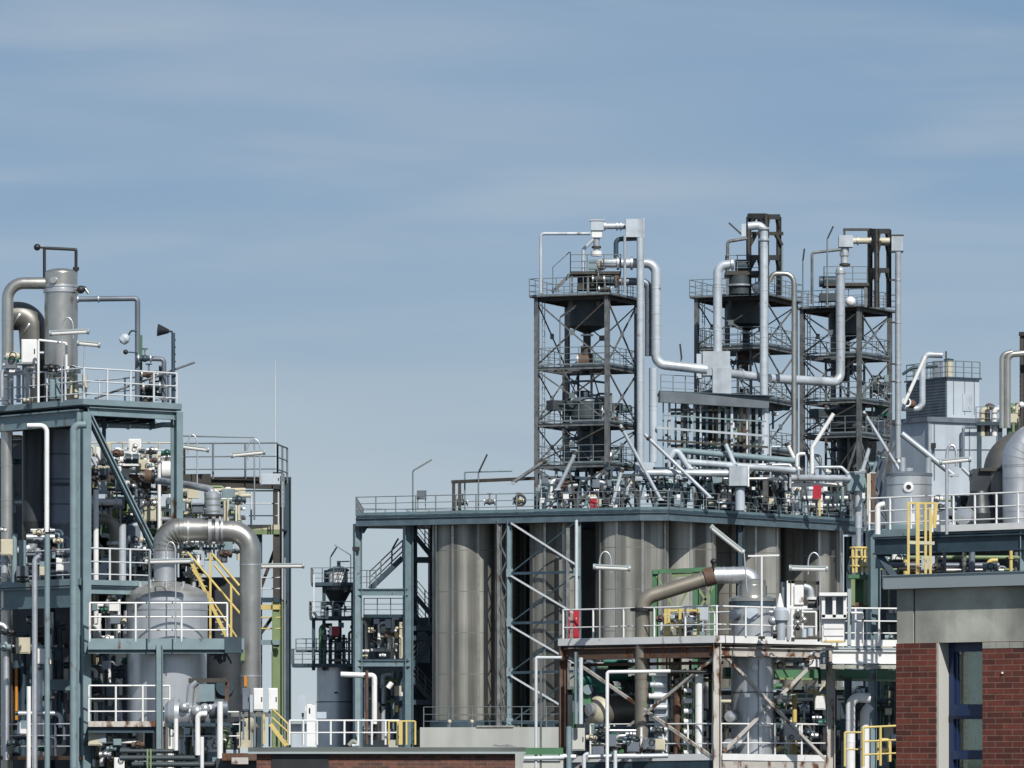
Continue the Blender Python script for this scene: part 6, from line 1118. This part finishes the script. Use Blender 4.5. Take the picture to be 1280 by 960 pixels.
pipe('thin dark pipe rising over the edge of the plant room roof', PP(364, 1128, 468, 1140, 460, 1172, 457), .11, 'bluedk', R=.3)
t = T('rusty_actuator', 'small rusty actuator on the hooked white pipe', 'valve'); t.p('body', M['rust']).ball(P(1140, 505, 363.4), .3, 12); t.p('handwheel', M['white']).hoop(P(1133, 503, 363), V3((0, 1, 0)), .28, .07)
t = T('green_machine', 'small green machine on the rear deck of the right tower', 'machine'); t.p('casing', M['teal']).box(P(1102, 513, 338.5), .9, .7, .75); t.p('motor', M['green']).cyl(P(1096, 506, 338), P(1106, 506, 338), .22, 14); t.p('cover', M['panel']).box(P(1102, 503, 338.5), .6, .5, .15)
manifold('pipe_manifold', 'cream and grey fittings on the third deck beside the right tower', 1088, 1112, 470, 498, 338, 1.2, 7, 3, 5, ('cream', 'rail', 'railG', 'white'), 74, (.05, .1), 4)
# brick building
BA = -45; BR = Frame(1120, 60, BA); zb = BR.z; EXT = BR.U(1360); DP = 9
bu = lambda px, py=0: BR.U(px)
t = T('brick_building', 'red brick building corner with concrete band and blue framed window', 'building')
zl1, zh1 = zb(804.5), zb(737); u1, u2 = BR.U(1170), BR.U(1228); rev = .25
def wallbox(m, ua, ub, z0, z1, v0=0, v1=.3): m.prism([BR(ua, v0, 0), BR(ub, v0, 0), BR(ub, v1, 0), BR(ua, v1, 0)], z0, z1)
w = t.p('wall', M['brick']); wallbox(w, 0, u1, 0, zl1); wallbox(w, u2, EXT, 0, zl1); w.prism([BR(0, .3, 0), BR(.3, .3, 0), BR(.3, DP, 0), BR(0, DP, 0)], 0, zl1)
c = t.p('concrete_band', M['concrete']); g0 = BR.U(1140.5); wallbox(c, .0, g0, zl1+.002, zh1, .015, .4); wallbox(c, g0+.03, EXT, zl1+.002, zh1, .015, .4); wallbox(c, g0-.01, g0+.05, zl1+.002, zh1, .07, .41)
cs = t.p('soldier_course', M['concrete']); n = 0
ua = u2+.005
while ua < EXT: wallbox(cs, ua, ua+.19, zl1-.075, zl1-.006, -.004, .05); ua += .2
f = t.p('fascia', M['fascia']); f.prism([BR(-.1, -.11, 0), BR(EXT, -.11, 0), BR(EXT, DP, 0), BR(-.1, DP, 0)], zh1+.004, zb(720.5))
t.p('coping', M['blueL']).prism([BR(-.112, -.122, 0), BR(EXT, -.122, 0), BR(EXT, DP, 0), BR(-.112, DP, 0)], zb(720.5)+.002, zb(719))
rv_ = t.p('reveal', M['plinth'], 'pale plastered window reveal'); rv_.prism([BR(u1+.001, .012, 0), BR(u1+.03, .012, 0), BR(u1+.03, rev, 0), BR(u1+.001, rev, 0)], 0, zl1-.002)
wd = t.p('window', M['frameblue']); zs_ = 0
def wb(m, ua, ub, z0, z1, v0, v1): m.prism([BR(ua, v0, 0), BR(ub, v0, 0), BR(ub, v1, 0), BR(ua, v1, 0)], z0, z1)
wb(wd, u1+.03, u1+.1, 0, zl1-.003, rev-.06, rev+.06); wb(wd, u2-.06, u2-.002, 0, zl1-.003, rev-.06, rev+.06)
wb(wd, u1+.1, u2-.06, zl1-.1, zl1-.003, rev-.06, rev+.06)
for y0, y1 in ((881, 899), (938, 949)): wb(wd, u1+.1, u2-.06, zb(y1), zb(y0), rev-.075, rev+.06)
wb(wd, u1+.1, u2-.06, zb(893)-.02, zb(888), rev-.1, rev-.076)
for y0, y1 in ((806, 881), (899, 938), (949, 1000)):
    s = wd.sub('sash', M['frameblue']); wb(s, u1+.1, u1+.14, zb(y1)+.002, zb(y0)-.002, rev-.03, rev+.05)
    wd.sub('pane', M['glass']).prism([BR(u1+.14, rev, 0), BR(u2-.06, rev, 0), BR(u2-.06, rev+.02, 0), BR(u1+.14, rev+.02, 0)], zb(y1)+.003, zb(y0)-.003)
bl = t.p('room_wall', M['felt']); wb(bl, u1-.3, u2+.3, 0, zl1, 1.6, 1.65)
cu = t.p('reflection_sheet', M['reflection_sheet'], 'thin pale sheet added to stand for reflections in the glass'); n_ = 60; zc0, zc1 = zl1-2.2, zl1-.12  # added pleated sheet, takes the place of pale reflections on the panes
vs = []
for k in range(n_+1):
    q = k/n_; uu_ = u1+.12+(u2-u1-.2)*q; vv = .42+.035*math.sin(q*31)+.02*math.sin(q*73+1); vs += [BR(uu_, vv, zc0+.25*math.sin(q*3)), BR(uu_+.05*math.sin(q*9), vv+.02*math.sin(q*50), zc1)]
cu.add(vs, [(2*k, 2*k+2, 2*k+3, 2*k+1) for k in range(n_)], True)
t.p('lintel', M['concrete']).prism([BR(u1, .31, 0), BR(u2, .31, 0), BR(u2, 1.6, 0), BR(u1, 1.6, 0)], zl1-.03, zl1+.3)
t.p('wall_plug', M['white']).cyl(BR.onu(1253, 841, 0), BR.onu(1253, 841, -.015), .012, 10)
t.p('rear_wall', M['brick']).prism([BR(.3, DP-.3, 0), BR(EXT, DP-.3, 0), BR(EXT, DP, 0), BR(.3, DP, 0)], 0, zl1)
# distant setting
t = T('far_hall', 'long pale factory hall far behind the gap between the units', 'building'); t.p('wall', M['panel']).prism([P(340, 938, 620), P(440, 938, 620), P(440, 938, 640), P(340, 938, 640)], 0, H+(HZ-905)*620/F); t.p('roof', M['fascia']).prism([P(338, 938, 619), P(442, 938, 619), P(442, 938, 641), P(338, 938, 641)], H+(HZ-905)*620/F+.01, H+(HZ-902)*620/F)
t = T('far_mast', 'hair thin distant radio mast standing in the sky right of the left unit', 'mast'); t.p('mast', M['rail']).cyl(P(344, 900, 900), P(344, 470, 900), .09, 6); t.p('tip', M['rail']).cyl(P(344, 470, 900), P(344, 450, 900), .05, 6)
# ================================================================ ground, sky, sun, camera
def sheet(name, pts, m):
    me = bpy.data.meshes.new(name); me.from_pydata([tuple(p) for p in pts], [], [tuple(range(len(pts)))]); me.materials.append(m)
    o = bpy.data.objects.new(name, me); bpy.context.scene.collection.objects.link(o); o['kind'] = 'structure'; return o
sheet('ground', [(-2500, -300, 0), (2500, -300, 0), (2500, 5000, 0), (-2500, 5000, 0)], M['ground'])
sheet('yard', [(-45, 40, .004), (50, 40, .004), (60, 420, .004), (-60, 420, .004)], M['asphalt'])
finish()
sc = bpy.context.scene
w = bpy.data.worlds.new('World'); sc.world = w; w.use_nodes = True; nt = w.node_tree; N, L = nt.nodes, nt.links
bg = N['Background']; sky = N.new('ShaderNodeTexSky'); sky.sky_type = 'NISHITA'; sky.sun_disc = False
sky.sun_elevation = math.radians(SUN_EL); sky.sun_rotation = math.radians(180-SUN_AZ)
sky.air_density, sky.dust_density, sky.ozone_density, sky.altitude = 1.0, .6, 2.5, 50
tc = N.new('ShaderNodeTexCoord'); sep = N.new('ShaderNodeSeparateXYZ'); L.new(tc.outputs['Generated'], sep.inputs[0])
def mrange(src, a, b, c=0., d=1.):
    n = N.new('ShaderNodeMapRange'); L.new(src, n.inputs[0])
    for k, v in zip((1, 2, 3, 4), (a, b, c, d)): n.inputs[k].default_value = v
    return n.outputs[0]
def streaks(scale, sz, rough, a, b):       # thin high cirrus drawn out along the horizon
    mp = N.new('ShaderNodeMapping'); L.new(tc.outputs['Generated'], mp.inputs[0]); mp.inputs['Scale'].default_value = sz; mp.inputs['Rotation'].default_value = (0, math.radians(-3), 0)
    nz = N.new('ShaderNodeTexNoise'); nz.inputs['Scale'].default_value = scale; nz.inputs['Detail'].default_value = 5; nz.inputs['Roughness'].default_value = rough; nz.inputs['Distortion'].default_value = .3; L.new(mp.outputs[0], nz.inputs[0])
    return mrange(nz.outputs[0], a, b)
air = N.new('ShaderNodeValToRGB'); cr = air.color_ramp; L.new(mrange(sep.outputs[2], 0., .16), air.inputs[0])
stops = [(0., (.55, .62, .65)), (.123, (.497, .578, .624)), (.30, (.455, .545, .61)), (.41, (.405, .505, .59)), (.535, (.325, .447, .575)), (.68, (.262, .392, .553)), (.87, (.198, .330, .513)), (1., (.175, .305, .49))]
while len(cr.elements) < len(stops): cr.elements.new(.5)
for e, (q, c) in zip(cr.elements, stops): e.position = q; e.color = (*[k for k in c], 1)
up = N.new('ShaderNodeVectorMath'); up.operation = 'SCALE'; L.new(air.outputs[0], up.inputs[0]); up.inputs['Scale'].default_value = 1/SKYSTR
mx = N.new('ShaderNodeMix'); mx.data_type = 'RGBA'; L.new(mrange(sep.outputs[2], .16, .5, 1., .0), mx.inputs[0]); L.new(sky.outputs[0], mx.inputs[6]); L.new(up.outputs[0], mx.inputs[7])
src = mx.outputs[2]
for fac, col, amt in ((streaks(1.0, (6, 6, 34), .42, .42, .8), (.42, .50, .585), .75), (streaks(1.6, (8, 8, 60), .45, .5, .85), (.42, .50, .585), .75), (streaks(1.3, (5, 5, 40), .4, .5, .8), (.20, .335, .50), .4)):
    m2 = N.new('ShaderNodeMath'); m2.operation = 'MULTIPLY'; L.new(fac, m2.inputs[0]); m2.inputs[1].default_value = amt
    m3 = N.new('ShaderNodeMath'); m3.operation = 'MULTIPLY'; L.new(m2.outputs[0], m3.inputs[0]); L.new(mrange(sep.outputs[2], .0, .1), m3.inputs[1])
    x = N.new('ShaderNodeMix'); x.data_type = 'RGBA'; L.new(m3.outputs[0], x.inputs[0]); L.new(src, x.inputs[6]); x.inputs[7].default_value = (*[k/SKYSTR for k in col], 1); src = x.outputs[2]
L.new(src, bg.inputs[0]); bg.inputs[1].default_value = SKYSTR
sd = bpy.data.lights.new('sun', 'SUN'); sd.energy = SUNSTR; sd.angle = math.radians(.5); sd.color = (1, .955, .88)
so = bpy.data.objects.new('sun', sd); sc.collection.objects.link(so)
az, el = math.radians(SUN_AZ), math.radians(SUN_EL)
to = V3((math.sin(az)*math.cos(el), -math.cos(az)*math.cos(el), math.sin(el))); so.rotation_euler = to.to_track_quat('Z', 'Y').to_euler(); so.location = to*60
cd = bpy.data.cameras.new('camera'); co = bpy.data.objects.new('camera', cd); sc.collection.objects.link(co); sc.camera = co
cd.sensor_width = 36; cd.sensor_fit = 'HORIZONTAL'; cd.lens = 36*F/1280; cd.shift_y = (HZ-480)/1280; cd.clip_start = 1; cd.clip_end = 8000
co.location = (0, 0, H); co.rotation_euler = (math.pi/2, 0, 0)
sc.view_settings.view_transform = 'Standard'; sc.view_settings.look = 'None'; sc.view_settings.gamma = 1; sc.view_settings.use_curve_mapping = False
sc.view_settings.exposure = EXPO
sc.render.resolution_x, sc.render.resolution_y = 1024, 768
sc.cycles.max_bounces = 6; sc.cycles.use_denoising = True
